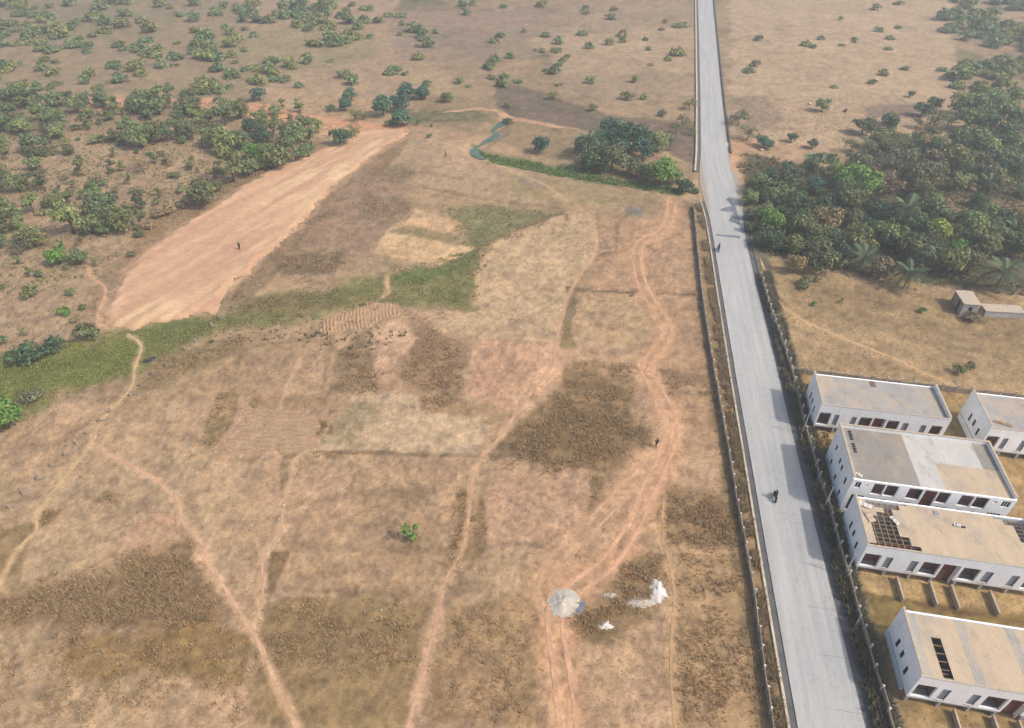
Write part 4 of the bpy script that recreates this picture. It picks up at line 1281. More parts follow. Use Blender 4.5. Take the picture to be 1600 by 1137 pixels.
# walls dividing the yards
for k, f in enumerate((.235, .418, .535, .745)):
    p = loc_on(C, f * 19.8, -0.25, 0)
    lab = ['low yard wall leftmost in front of the house with bare roof timbers', 'low yard wall just left of the stair opening of the torn-roofed house',
           'low yard wall just right of the stair opening of the torn-roofed house', 'low yard wall farthest right before the torn-roofed house'][k]
    o = MB().box(-0.09, 0.09, -3.0, 0, 0, 0.75).build('yard_wall', M['coping'], None, p, (0, 0, HYAW))
    tag(o, lab, 'low wall', 'low walls dividing the yards')
for k, f in enumerate((.235, .418, .535, .745)):
    p = loc_on(Dh, f * 19.8, -0.25, 0)
    o = MB().box(-0.09, 0.09, -3.0, 0, 0, 0.75).build('yard_wall', M['coping'], None, p, (0, 0, HYAW))
    tag(o, ('leftmost', 'second from left', 'third from left', 'rightmost')[k] + ' low yard wall in front of the lowest white house', 'low wall', 'low walls before the lowest house')

# hut and slab at the edge of the trees
hx, hy = P(1507, 476, 2.4)
hut = thing('hut', 'small flat-roofed block hut at the edge of the trees', 'hut', (hx, hy, h1(hx, hy)), R(-8))
mb = MB(); holed_wall(mb, 2.7, 0, 0.18, -0.3, 2.4, [(1.0, 1.7, 1.0, 1.8)]); mb.build('front_wall', M['dirtywall'], hut)
MB().box(0, .18, .185, 1.2, -.3, 2.4).box(0, .18, 2.1, 4.3, -.3, 2.4).box(0, .18, 1.2, 2.1, 1.9, 2.4).build('side_wall', M['concrete'], hut)
MB().box(2.52, 2.7, .185, 4.3, -.3, 2.4).build('side_wall', M['concrete'], hut)
MB().box(.185, 2.515, 4.1, 4.3, -.3, 2.4).build('back_wall', M['concrete'], hut)
MB().box(.3, 2.4, .3, 4.0, -.3, .02).build('hut_floor', M['dark'], hut)
MB().box(-.15, 2.85, -.15, 4.4, 2.405, 2.53).build('roof', M['coping'], hut)
MB().box(1.0, 1.7, .08, .1, 1.0, 1.8).build('window', M['dark'], hut)
wx, wy = P(1541, 487, 1.2)
o = thing('ruined_shed', 'long low roofless-looking shed with dusty flat top beside the hut', 'shed', (wx, wy, h1(wx, wy)), R(-6))
MB().box(0, 6.5, 0, .2, -.3, 1.2).build('front_wall', M['dirtywall'], o)
MB().box(0, .2, .205, 2.2, -.3, 1.2).box(6.3, 6.5, .205, 2.2, -.3, 1.2).box(.205, 6.295, 2.0, 2.2, -.3, 1.2).build('side_wall', M['concrete'], o)
MB().box(-.1, 6.6, -.1, 2.3, 1.205, 1.32).build('roof', M['coping'], o)

# utility poles in the right-hand verge
for k, (bx, by, tx, ty, lab) in enumerate(((1252, 678, 1262, 641, 'thin pale pole in the verge beside the farthest white house'), (1287, 793, 1297, 760, 'thin pale braced pole in the verge beside the largest house'),
                                      (1318, 899, 1332, 865, 'thin pale braced pole in the verge beside the torn-roofed house'), (1335, 978, 1344, 960, 'short pale braced pole in the verge nearest the photo bottom'))):
    x, y = P(bx, by)
    best = min((abs(((CAM_H - z) * cP - 0) * 0 + P(tx, ty, z)[1] - y), z) for z in np.arange(1.5, 8, 0.1))
    z = float(best[1])
    t = thing('utility_pole', lab, 'pole', (x, y, 0), 0, 'pale poles along the road wall')
    MB().tube([(0, 0, -.2), (0.0, 0, z)], [.09, .065], 8).build('pole', M['whitepole'], t)
    MB().tube([(0, 0, z * .62), (.55, -.1, .0)], [.04, .04], 6).build('brace', M['whitepole'], t)

# ------------------------------------------------------------------ heaps of sand
def heap(name, label, px, py, rx, ry, hz, mat, seed, sub=None):
    x0, y0 = P(px, py)
    n, m_ = 26, 12
    V = [(0, 0, hz * 1.0)]
    F = []
    rs = np.random.RandomState(seed)
    for j in range(1, m_ + 1):
        t = j / m_
        for i in range(n):
            a = 2 * math.pi * i / n
            q = fbm(np.array([math.cos(a) * 2.1 + seed]), np.array([math.sin(a) * 2.1 + t * 0.6]), seed, 3)[0]
            rr = t * (0.35 + 1.25 * q)
            z = hz * (1 - t) ** 1.2 * (0.5 + 0.9 * fbm(np.array([math.cos(a) * t * 5]), np.array([math.sin(a) * t * 5]), seed + 9, 4)[0]) - 0.05 * t
            V.append((rx * rr * math.cos(a), ry * rr * math.sin(a), z))
    for i in range(n): F.append((0, 1 + i, 1 + (i + 1) % n))
    for j in range(m_ - 1):
        for i in range(n):
            a = 1 + j * n + i; b_ = 1 + j * n + (i + 1) % n
            F.append((a, a + n, b_ + n, b_))
    me = bpy.data.meshes.new(name); me.from_pydata(V, [], F)
    for p in me.polygons: p.use_smooth = True
    bm = bmesh.new(); bm.from_mesh(me)
    for k in range(int(70 * (rx + ry) / 3)):
        a = rs.rand() * 6.283; q = 0.7 + abs(rs.normal()) * 0.35
        px_, py_ = rx * q * math.cos(a), ry * q * math.sin(a); d_ = 0.04 + 0.09 * rs.rand()
        vs_ = [bm.verts.new((px_ + d_ * math.cos(w), py_ + d_ * math.sin(w), 0)) for w in (0, 2.1, 4.2)] + [bm.verts.new((px_, py_, d_ * .9))]
        for f_ in ((0, 1, 3), (1, 2, 3), (2, 0, 3)): bm.faces.new([vs_[i_] for i_ in f_])
    bm.to_mesh(me); bm.free()
    o = obj_me(name, me, mat, None, (x0, y0, h1(x0, y0) + 0.03))
    return tag(o, label, 'heap')


heap('sand_heap', 'tallest bright white sand heap beside the faint wheel track in the scrub', 1027, 921, 1.1, 1.6, 0.5, M['whitesand'], 3)
heap('sand_heap', 'long low whitish sand heap left of the tallest white heap', 1001, 940, 1.7, .8, 0.35, M['greysand'], 5)
heap('sand_heap', 'tiny white sand heap at the bottom of the scrub patch', 946, 976, 0.75, 0.55, 0.4, M['whitesand'], 8)
heap('sand_heap', 'narrow pale streak of spilled sand left of the white heaps', 955, 930, 0.9, 0.35, 0.22, M['greysand'], 12)
heap('gravel_heap', 'broad pale grey gravel heap where the dirt tracks meet', 879, 941, 2.0, 1.9, 0.6, M['greysand'], 17)
x, y = P(902, 944)
mb = MB()
for k in range(4):
    a = k * 0.4; b_ = (k + 1) * 0.4
    mb.face([(-.25 - .12 * (k % 2), a, .05), (.3, a, .35 + .1 * (k % 2)), (.3, b_, .35 + .1 * ((k + 1) % 2)), (-.25 - .12 * ((k + 1) % 2), b_, .05)])
tag(mb.build('tarpaulin', M['bluetarp'], None, (x, y - 1.2, h1(x, y) + .04), (0, 0, -.5)), 'faded blue tarpaulin edging the pale grey gravel heap', 'tarpaulin').modifiers.new('thickness', 'SOLIDIFY').thickness = 0.03

# ------------------------------------------------------------------ plants
def crown_mesh(name, lobes, nleaf, leaf, seed, flat=0.8, sparse=0.0):
    """leaf sprays over the shells of several lobes; unit radius crown standing on z = 0"""
    r = np.random.RandomState(seed)
    V = []; C = []
    tot = sum(l[3] ** 2 for l in lobes)
    for (cx_, cy_, cz_, lr) in lobes:
        n = int(nleaf * lr ** 2 / tot)
        d = r.normal(size=(n, 3)); d /= np.linalg.norm(d, axis=1)[:, None]
        d[:, 2] = np.where(d[:, 2] < -0.35, -d[:, 2] * 0.5, d[:, 2])
        rad = lr * (0.62 + 0.42 * r.rand(n) ** 0.6)
        bumpy = 1 + 0.22 * np.sin(d[:, 0] * 5 + seed) * np.sin(d[:, 1] * 6 + cx_ * 9) + 0.12 * np.sin(d[:, 2] * 9 + cy_ * 7)
        pc = np.array([cx_, cy_, cz_]) + d * (rad * bumpy)[:, None] * np.array([1, 1, flat])
        nrm = d + r.normal(size=(n, 3)) * 0.55 + np.array([0, 0, 0.25]); nrm /= np.linalg.norm(nrm, axis=1)[:, None]
        a = np.cross(nrm, r.normal(size=(n, 3))); a /= np.linalg.norm(a, axis=1)[:, None]
        b_ = np.cross(nrm, a)
        s = leaf * (0.55 + 0.9 * r.rand(n))[:, None]
        tone = (0.70 + 0.6 * r.rand(n)) * (0.85 + 0.3 * r.rand())
        hue = r.rand(n)
        cc = np.stack([tone * (0.9 + 0.28 * hue), tone, tone * (1.05 - 0.2 * hue)], 1)
        q = np.stack([pc - a * s, pc - b_ * s * 0.55 + nrm * s * 0.12, pc + a * s, pc + b_ * s * 0.55 + nrm * s * 0.1], 1)
        V.append(q.reshape(-1, 3)); C.append(np.repeat(cc, 4, 0))
    V = np.concatenate(V); C = np.concatenate(C)
    nq = len(V) // 4
    return mesh_np(name, V, np.arange(nq * 4), np.full(nq, 4), C)


def trunk_mesh(name, lobes, th, seed, rad=0.05):
    r = random.Random(seed)
    mb = MB()
    top = (r.uniform(-.06, .06), r.uniform(-.06, .06), th)
    mb.tube([(0, 0, -0.08), (top[0] * .5, top[1] * .5 + .02, th * .5), top], [rad * 1.5, rad, rad * .8], 7)
    for l in lobes[:7]:
        p0 = Vector((top[0] * .8, top[1] * .8, th * r.uniform(.7, 1)))
        p1 = Vector((l[0], l[1], l[2]))
        mid = p0.lerp(p1, .55) + Vector((r.uniform(-.06, .06), r.uniform(-.06, .06), r.uniform(0, .06)))
        mb.tube([p0, mid, p1], [rad * .6, rad * .4, rad * .15], 5, cap=False)
    return mb.mesh(name, True)


def make_lobes(seed, n, spread, z0, z1, r0, r1):
    r = random.Random(seed); L = []
    for k in range(n):
        a = 2 * math.pi * (k + r.random() * .7) / n
        q = spread * math.sqrt(r.uniform(.12, 1)) if k else 0.05
        L.append((q * math.cos(a), q * math.sin(a), r.uniform(z0, z1) + (0.15 if k == 0 else 0), r.uniform(r0, r1)))
    return L


PROTO = {}
for sd in range(4):
    lb = make_lobes(100 + sd, 12, .66, .38, 1.15, .30, .50)
    PROTO.setdefault('bushy', []).append((crown_mesh('crown', lb, 1150, .095, sd), trunk_mesh('trunk', lb, .45, sd)))
for sd in range(4):
    lb = make_lobes(200 + sd, 8, .60, .50, 1.75, .24, .42)
    PROTO.setdefault('savanna', []).append((crown_mesh('crown', lb, 620, .10, 40 + sd, .85), trunk_mesh('trunk', lb, .7, 40 + sd)))
for sd in range(3):
    lb = make_lobes(300 + sd, 7, .55, .30, .62, .32, .5)
    PROTO.setdefault('shrub', []).append((crown_mesh('crown', lb, 420, .115, 80 + sd), trunk_mesh('trunk', lb, .22, 80 + sd, .035)))
for sd in range(3):
    lb = make_lobes(400 + sd, 10, .62, .40, 1.2, .25, .45)
    PROTO.setdefault('thin', []).append((crown_mesh('crown', lb, 520, .07, 120 + sd), trunk_mesh('trunk', lb, .5, 120 + sd, .035)))
for sd in range(2):
    lb = make_lobes(500 + sd, 12, .75, .55, .85, .26, .40)
    PROTO.setdefault('wide', []).append((crown_mesh('crown', lb, 1300, .075, 160 + sd, .8), trunk_mesh('trunk', lb, .45, 160 + sd)))
for lst in PROTO.values():
    for cm, tm in lst: tm.materials.append(M['bark'])
_crown_mats = {}


def crown_of(me, matkey):
    k = (me.name, matkey)
    if k not in _crown_mats:
        c = me.copy(); c.materials.clear(); c.materials.append(LEAF[matkey]); _crown_mats[k] = c
    return _crown_mats[k]


AREA = {
    'W': ('the left woodland', 'woodland trees left of the bare earth', (0, 90, 180, 270, 360, 700), (0, 178, 220, 275, 340, 700)),
    'N': ('the country beyond the stream', 'trees beyond the stream', (400, 640, 900, 1400), (0, 175, 400)),
    'G': ('the grove by the junction', 'grove by the road junction', (880, 960, 1010, 1200), (0, 240, 400)),
    'F': ('the roadside bush', 'trees of the thick bush right of the road', (1140, 1230, 1310, 1400, 1480, 1800), (0, 310, 350, 395, 600)),
    'U': ('the upper right thicket', 'trees of the upper right thicket', (1300, 1400, 1470, 1540, 1800), (0, 200, 245, 400)),
    'H': ('the far hazy country', 'far hazy trees', (-100, 150, 330, 600, 1100, 1470, 1700), (0, 60, 105, 200)),
}
COLW = {5: ('far left', 'left', 'middle', 'right', 'far right'), 4: ('far left', 'left', 'right', 'far right'), 3: ('left', 'middle', 'right'), 6: ('far left', 'left', 'middle left', 'middle', 'right', 'far right')}
ROWW = {5: ('back edge', 'back', 'middle', 'front', 'front edge'), 4: ('back', 'middle', 'front', 'front edge'), 3: ('back', 'middle', 'front'), 2: ('back', 'front')}
PENDING = []


KIND = {
    ('bushy', 'mid'): ('leafy_tree', 'round mid-green tree', 'tree'), ('bushy', 'bright'): ('leafy_tree', 'bright fresh-green bushy tree', 'tree'),
    ('bushy', 'dark'): ('leafy_tree', 'dense dark green tree', 'tree'), ('bushy', 'blue'): ('leafy_tree', 'dense bluish green tree', 'tree'),
    ('bushy', 'olive'): ('leafy_tree', 'dull olive bushy tree', 'tree'), ('bushy', 'yellow'): ('leafy_tree', 'yellowish green bushy tree', 'tree'),
    ('bushy', 'dry'): ('dry_tree', 'brown half-dry bushy tree', 'tree'), ('bushy', 'grey'): ('dry_tree', 'greyish dusty bushy tree', 'tree'),
    ('savanna', 'mid'): ('savanna_tree', 'open-crowned green tree', 'tree'), ('savanna', 'bright'): ('savanna_tree', 'slim bright green tree', 'tree'),
    ('savanna', 'dark'): ('savanna_tree', 'slim dark green tree', 'tree'), ('savanna', 'olive'): ('savanna_tree', 'slim olive tree', 'tree'), ('savanna', 'blue'): ('savanna_tree', 'slim bluish green tree', 'tree'),
    ('shrub', 'mid'): ('shrub', 'low green shrub', 'shrub'), ('shrub', 'olive'): ('shrub', 'low olive shrub', 'shrub'), ('shrub', 'dry'): ('shrub', 'low dry brown shrub', 'shrub'),
    ('shrub', 'bright'): ('shrub', 'low bright green shrub', 'shrub'), ('shrub', 'dark'): ('shrub', 'low dark green shrub', 'shrub'), ('shrub', 'grey'): ('shrub', 'low grey-green shrub', 'shrub'),
    ('thin', 'dry'): ('dry_tree', 'bare brown twiggy tree', 'tree'), ('thin', 'grey'): ('dry_tree', 'grey thin-leaved tree', 'tree'), ('thin', 'olive'): ('dry_tree', 'sparse olive tree', 'tree'),
    ('wide', 'bright'): ('leafy_tree', 'broad bright green tree', 'tree'), ('wide', 'dark'): ('leafy_tree', 'broad dark green tree', 'tree'),
}


def plant(px, py, wpx, proto, leaf, area=None, label=None, hs=1.0, group=None):
    x, y = P(px, py)
    w = wpx / pxm(y) * 0.5                       # crown radius in metres
    z = h1(x, y)
    name, kl, cat = KIND[(proto, leaf)]
    if label is None:
        where, group, cx_, ry_ = AREA[area]
        i = min(max(np.searchsorted(cx_, px) - 1, 0), len(cx_) - 2); j = min(max(np.searchsorted(ry_, py) - 1, 0), len(ry_) - 2)
        size = 'small' if w < 1.9 else 'large' if w > 3.1 else 'medium'
        label = size + ' ' + kl + ', ' + ROWW[len(ry_) - 1][j] + ' ' + COLW[len(cx_) - 1][i] + ' of ' + where
    t = thing(name, label, cat, (x, y, z), rnd.uniform(0, 6.28), group)
    cm, tm = rnd.choice(PROTO[proto])
    sc = (w * rnd.uniform(.92, 1.08), w * rnd.uniform(.92, 1.08), w * hs * rnd.uniform(.9, 1.12))
    c = obj_me('crown', crown_of(cm, leaf), None, t); c.scale = sc
    k = obj_me('trunk', tm, None, t); k.scale = sc
    if area: PENDING.append((label, px, t))
    return t


def crop(x0, y0, s, lst):
    return [(x0 + a[0] / s, y0 + a[1] / s, a[2] / s) + tuple(a[3:]) for a in lst]


b, s, sh, th, wd = 'bushy', 'savanna', 'shrub', 'thin', 'wide'
WOOD = crop(0, 140, 3.79, [
    (45, 380, 95, s, 'mid'), (78, 250, 80, s, 'bright'), (20, 230, 90, b, 'mid'), (215, 370, 150, b, 'mid'), (330, 280, 110, b, 'grey'), (330, 375, 80, th, 'dry'), (150, 260, 120, b, 'mid'),
    (215, 475, 110, b, 'mid'), (120, 610, 130, b, 'mid'), (270, 605, 120, s, 'mid'), (15, 610, 80, b, 'mid'), (5, 700, 80, b, 'mid'), (205, 735, 120, s, 'mid'), (320, 700, 100, b, 'mid'), (415, 680, 90, s, 'mid'),
    (440, 860, 190, s, 'mid'), (560, 850, 150, b, 'mid'), (745, 830, 180, b, 'mid'), (640, 770, 220, b, 'mid'), (585, 650, 90, s, 'bright'), (100, 830, 160, b, 'mid'), (205, 935, 150, b, 'mid'), (20, 940, 100, b, 'mid'),
    (480, 1035, 120, b, 'mid'), (840, 710, 80, s, 'dark'), (830, 640, 90, sh, 'mid'), (940, 630, 50, s, 'olive'), (1075, 612, 65, sh, 'mid'), (1215, 685, 200, b, 'olive'),
    (1285, 610, 90, b, 'mid'), (770, 565, 65, s, 'mid'), (725, 485, 60, s, 'mid'), (665, 500, 55, s, 'olive'), (490, 505, 95, s, 'mid'), (595, 560, 90, th, 'dry'), (755, 280, 120, b, 'mid'),
    (850, 345, 180, b, 'mid'), (925, 310, 150, b, 'mid'), (1000, 310, 110, s, 'mid'), (915, 440, 70, s, 'mid'), (985, 450, 50, s, 'olive'), (1020, 525, 60, sh, 'mid'), (1055, 525, 60, sh, 'olive'), (1125, 470, 75, th, 'olive'),
    (850, 495, 120, th, 'dry'), (525, 240, 95, s, 'mid'), (575, 320, 90, sh, 'mid'), (625, 320, 60, s, 'mid'), (662, 318, 40, s, 'olive'), (450, 245, 60, sh, 'mid'), (640, 190, 70, s, 'dark'), (690, 120, 70, s, 'mid'),
    (630, 110, 50, s, 'olive'), (1150, 160, 120, b, 'mid'), (1090, 160, 100, b, 'mid'), (950, 155, 160, b, 'mid'), (880, 140, 150, b, 'mid'), (1100, 285, 130, b, 'mid'), (1200, 260, 90, th, 'grey'),
    (1275, 340, 130, b, 'mid'), (1335, 215, 150, b, 'mid'), (1430, 175, 130, b, 'mid'), (1490, 265, 110, b, 'dark'), (1355, 375, 170, b, 'mid'), (1440, 350, 130, b, 'mid'), (1390, 545, 190, b, 'mid'), (1475, 510, 140, b, 'mid'),
    (1505, 420, 110, b, 'bright'), (850, 760, 70, sh, 'mid'), (780, 990, 60, sh, 'mid'), (240, 1110, 55, sh, 'mid'), (390, 540, 60, th, 'dry'), (45, 500, 50, th, 'dry'),
    (40, 110, 130, b, 'mid'), (130, 100, 140, b, 'mid'), (230, 110, 130, b, 'mid'), (330, 110, 130, b, 'mid'), (400, 90, 100, b, 'dark'), (60, 180, 120, b, 'mid'), (330, 205, 120, b, 'mid'), (240, 190, 110, b, 'mid'),
    (480, 110, 80, th, 'olive'), (545, 170, 70, s, 'mid'), (590, 210, 50, s, 'mid'), (800, 120, 90, b, 'mid'), (1010, 120, 80, b, 'mid'), (1180, 120, 70, s, 'mid'),
    (720, 330, 70, sh, 'grey'), (60, 760, 120, b, 'mid'), (30, 850, 90, b, 'mid'), (150, 900, 100, b, 'mid'), (130, 980, 120, th, 'grey'), (620, 860, 100, sh, 'mid'), (940, 760, 90, sh, 'dry'), (1000, 740, 100, sh, 'dry'),
    (1080, 700, 80, sh, 'dry'), (900, 820, 90, sh, 'dry'), (830, 870, 80, sh, 'olive'),
]) + crop(400, 140, 3.79, [
    (30, 200, 100, b, 'mid'), (130, 195, 55, s, 'mid'), (262, 140, 85, s, 'mid'), (160, 115, 45, s, 'dark'), (295, 245, 110, b, 'mid'), (372, 260, 75, s, 'bright'), (235, 310, 140, b, 'mid'), (120, 310, 130, b, 'mid'),
    (40, 330, 120, b, 'dark'), (510, 330, 145, b, 'dark'), (590, 290, 95, th, 'olive'), (130, 470, 190, b, 'mid'), (240, 430, 160, b, 'mid'), (25, 480, 100, b, 'mid'), (310, 400, 110, b, 'mid'), (180, 380, 130, b, 'mid'), (70, 410, 120, b, 'mid'),
    (330, 330, 100, b, 'mid'), (220, 250, 80, th, 'olive'),
]) + crop(0, 420, 3.79, [
    (190, 165, 130, sh, 'mid'), (430, 160, 80, sh, 'mid'), (395, 280, 90, sh, 'bright'), (235, 40, 60, sh, 'mid'), (10, 120, 60, sh, 'olive'), (460, 320, 60, sh, 'dry'), (150, 400, 50, s, 'mid'), (20, 440, 90, sh, 'mid'), (500, 250, 60, sh, 'olive')])
for i, a in enumerate(WOOD):
    plant(a[0], a[1], a[2] * 1.12, ('savanna' if a[3] == 'bushy' and i % 5 == 0 else a[3]), ('olive' if a[4] == 'mid' and i % 4 == 1 else a[4]), 'W')
NORTH = crop(400, 140, 3.79, [
    (20, 70, 90, b, 'blue'), (600, 195, 85, th, 'olive'), (640, 180, 60, th, 'olive'), (755, 160, 130, b, 'blue'), (870, 215, 130, b, 'blue'), (845, 130, 120, b, 'blue'), (450, 130, 65, sh, 'dark'), (530, 130, 85, b, 'blue'),
    (560, 70, 80, b, 'blue'), (900, 60, 110, b, 'blue'), (980, 60, 90, b, 'blue'), (1130, 75, 70, b, 'mid'), (800, 215, 70, sh, 'olive'), (1000, 60, 70, b, 'dark'), (1490, 190, 60, sh, 'dark'), (1490, 110, 50, sh, 'olive'), (1030, 290, 40, sh, 'mid'), (1040, 225, 25, s, 'olive'), (960, 215, 30, s, 'dark')]) + crop(800, 140, 3.79, [
    (480, 130, 60, sh, 'mid'), (680, 65, 80, sh, 'olive'), (780, 60, 60, sh, 'mid'), (240, 60, 70, sh, 'olive'), (890, 160, 60, sh, 'grey'), (1050, 120, 90, th, 'olive'), (1010, 220, 90, th, 'grey'), (1060, 270, 60, th, 'olive'), (970, 260, 70, th, 'olive'),
    (1480, 340, 85, b, 'blue'), (1390, 300, 110, th, 'olive'), (1340, 210, 120, th, 'grey')])
for a in NORTH: plant(a[0], a[1], a[2] * 1.2, a[3], a[4], 'N')
plant(843.5, 240, 35, b, 'blue', label='solitary round tree standing by the stream bank left of the grove', group='solitary trees')
GROVE = crop(800, 140, 3.79, [
    (600, 300, 150, b, 'blue'), (550, 350, 130, b, 'blue'), (590, 480, 160, b, 'olive'), (720, 370, 180, b, 'dark'), (680, 510, 130, b, 'grey'), (770, 420, 140, b, 'blue'), (640, 400, 130, b, 'blue'), (460, 480, 140, b, 'dark'), (410, 380, 110, b, 'blue'),
    (860, 370, 120, b, 'mid'), (880, 570, 190, b, 'bright'), (800, 560, 120, b, 'mid'), (1010, 610, 110, b, 'dark'), (950, 560, 100, b, 'mid'), (740, 530, 110, b, 'olive'), (1080, 615, 60, sh, 'dark'), (520, 500, 110, b, 'dark')])
for a in GROVE: plant(a[0], a[1], a[2] * 1.2, a[3], a[4], 'G')
FOREST = crop(1160, 250, 5.683, [
    (385, 110, 90, b, 'blue'), (250, 215, 160, b, 'dark'), (140, 240, 110, b, 'blue'), (60, 400, 130, b, 'mid'), (290, 400, 150, b, 'mid'), (380, 330, 110, b, 'dark'), (230, 640, 230, b, 'bright'), (250, 790, 190, b, 'dark'), (140, 760, 120, b, 'dark'),
    (620, 500, 150, b, 'yellow'), (560, 570, 150, b, 'dark'), (470, 700, 200, b, 'olive'), (440, 830, 170, b, 'olive'), (690, 640, 240, b, 'dry'), (640, 740, 200, b, 'olive'), (450, 1000, 160, b, 'dry'), (690, 985, 260, b, 'olive'), (800, 760, 160, b, 'grey'),
    (880, 490, 260, b, 'olive'), (760, 420, 150, b, 'dark'), (980, 600, 150, b, 'olive'), (1190, 580, 210, b, 'dark'), (1130, 710, 160, b, 'yellow'), (1000, 830, 230, b, 'olive'), (1210, 1060, 200, b, 'dry'), (560, 1110, 120, sh, 'olive'), (880, 900, 150, b, 'grey'),
    (450, 270, 140, b, 'olive'), (500, 390, 140, b, 'dark'), (640, 300, 150, b, 'blue'), (820, 330, 140, b, 'dark'), (330, 520, 120, b, 'dark'), (80, 540, 120, b, 'grey'), (60, 640, 100, b, 'dark'), (1260, 780, 170, b, 'dark'), (1300, 640, 160, b, 'olive'), (580, 860, 120, b, 'grey')]) + crop(1180, 140, 3.79, [
    (700, 780, 150, b, 'dark'), (1010, 800, 150, b, 'mid'), (1115, 820, 120, b, 'olive'), (1260, 880, 190, b, 'mid'), (1440, 860, 150, b, 'dark'), (1160, 1005, 135, b, 'bright'), (1060, 920, 130, b, 'yellow'), (960, 980, 140, b, 'olive'), (850, 930, 130, b, 'olive'),
    (760, 920, 130, b, 'mid'), (1120, 1095, 170, b, 'olive'), (1310, 1010, 170, b, 'olive'), (1440, 970, 150, b, 'mid'), (980, 1070, 140, b, 'grey'), (1230, 960, 120, b, 'dark'), (1380, 920, 140, b, 'mid'), (900, 860, 140, b, 'dark'), (1000, 900, 120, b, 'dark'),
    (1250, 1090, 140, b, 'olive'), (1520, 1000, 150, b, 'dark'), (1560, 900, 150, b, 'olive'), (1180, 900, 110, b, 'olive'), (810, 840, 120, b, 'dark'), (1330, 850, 130, b, 'olive'), (1060, 1010, 110, b, 'dark'),
    (590, 620, 130, th, 'grey'), (700, 600, 140, th, 'dry'), (900, 580, 140, b, 'olive'), (1020, 570, 140, b, 'grey'), (800, 620, 120, th, 'dry')])
for a in FOREST: plant(a[0], a[1], a[2] * 1.3, a[3], a[4], 'F', hs=1.12)
plant(1335, 305, 78, wd, 'bright', label='broad flat-topped bright green tree at the back of the bush right of the road', group='solitary trees')
UPPER = crop(1180, 140, 3.79, [
    (560, 370, 110, th, 'olive'), (650, 390, 120, th, 'grey'), (720, 350, 110, b, 'olive'), (790, 400, 130, th, 'olive'), (870, 380, 110, b, 'olive'), (600, 470, 140, b, 'grey'), (720, 480, 150, th, 'grey'), (840, 470, 150, th, 'grey'), (980, 380, 120, th, 'dry'), (1050, 480, 140, b, 'dry'), (950, 480, 130, th, 'dry'),
    (950, 230, 80, th, 'dry'), (1050, 250, 130, th, 'olive'), (1130, 240, 110, th, 'olive'), (1170, 490, 160, b, 'olive'), (1180, 600, 110, b, 'mid'), (1200, 155, 140, b, 'mid'), (1290, 170, 150, b, 'mid'), (1370, 140, 150, b, 'mid'), (1250, 250, 150, b, 'mid'),
    (1350, 260, 150, b, 'mid'), (1450, 220, 150, b, 'mid'), (1200, 350, 140, b, 'mid'), (1290, 380, 160, b, 'mid'), (1400, 350, 150, b, 'dark'), (1480, 330, 140, b, 'mid'), (1230, 420, 140, b, 'dark'), (1350, 430, 150, b, 'mid'), (1450, 480, 170, b, 'mid'),
    (1350, 550, 130, b, 'grey'), (1420, 590, 130, b, 'olive'), (1500, 540, 140, b, 'dark'), (1270, 600, 80, sh, 'dry'), (1560, 420, 150, b, 'mid'), (1570, 260, 150, b, 'mid'), (1280, 480, 130, b, 'olive'), (1360, 90, 120, b, 'mid'), (1470, 120, 140, b, 'mid')])
for a in UPPER: plant(a[0], a[1], a[2] * 1.25, a[3], a[4], 'U')
for a, lab in (((1283, 175, 26, b, 'mid'), 'lone round tree on the pale slope at the upper right'), ((1198, 233, 24, b, 'blue'), 'dark round tree at the sandy turn-off right of the road'),
               ((1236, 222, 22, b, 'mid'), 'flat green tree right of the sandy turn-off'), ((1268, 232, 20, b, 'grey'), 'faint grey-green tree at the edge of the bush, right of the turn-off'),
               ((1422, 152, 14, b, 'mid'), 'small round tree at the very top of the pale slope'),
               ((94, 413, 38, b, 'bright'), 'dense fresh-green tree at the front of the left woodland'), ((12, 668, 76, b, 'bright'), 'large bright green tree cut by the left edge of the photo'),
               ((52, 622, 36, sh, 'grey'), 'dark grey-green shrub beside the large tree at the left edge'), ((45, 566, 62, sh, 'dark'), 'dark shrub mass at the left end of the marsh'), ((85, 548, 44, sh, 'dark'), 'dark shrub lying along the top of the marsh'),
               ((140, 530, 50, sh, 'olive'), 'olive shrub at the marsh edge below the bare earth'),
               ((1256, 452, 20, sh, 'olive'), 'lone olive shrub in the dry field below the bush'), ((1272, 478, 14, sh, 'bright'), 'small bright shrub in the dry field near the road'), ((1314, 474, 9, s, 'mid'), 'thin upright sapling in the middle of the dry field'),
               ((1440, 489, 18, sh, 'bright'), 'small bright green shrub in the dry field left of the hut'), ((1497, 583, 26, sh, 'olive'), 'olive shrub in the dry field above the rear house'), ((1516, 574, 18, sh, 'grey'), 'faint shrub right of the olive shrub in the dry field'),
               ((1533, 484, 15, sh, 'mid'), 'shrub squeezed between the hut and the low shed'), ((1517, 502, 30, sh, 'dry'), 'low brown shrub in front of the hut'), ((172, 778, 26, th, 'dry'), 'fallen dead bush on the left field'),
               ((1275, 440, 20, sh, 'dry'), 'dry shrub at the near edge of the bush right of the road'), ((1268, 690, 18, sh, 'yellow') if False else (1268, 690, 20, sh, 'olive'), 'olive shrub inside the wall by the farthest white house')):
    plant(a[0], a[1], a[2], a[3], a[4], label=lab, group='solitary trees and shrubs')

# scattered small ones that fill the woodland, and the far country
def fill(poly, n, area, kinds, wpx, hs=1.0):
    pw = np.array(poly, dtype=float)
    k = 0; tries = 0
    while k < n and tries < n * 30:
        tries += 1
        a = rnd.uniform(pw[:, 0].min(), pw[:, 0].max()); b_ = rnd.uniform(pw[:, 1].min(), pw[:, 1].max())
        if poly_sd(np.array([a]), np.array([b_]), poly)[0] < 0: continue
        pr, lf = rnd.choice(kinds)
        plant(a, b_, rnd.uniform(*wpx), pr, lf, area, hs=hs); k += 1


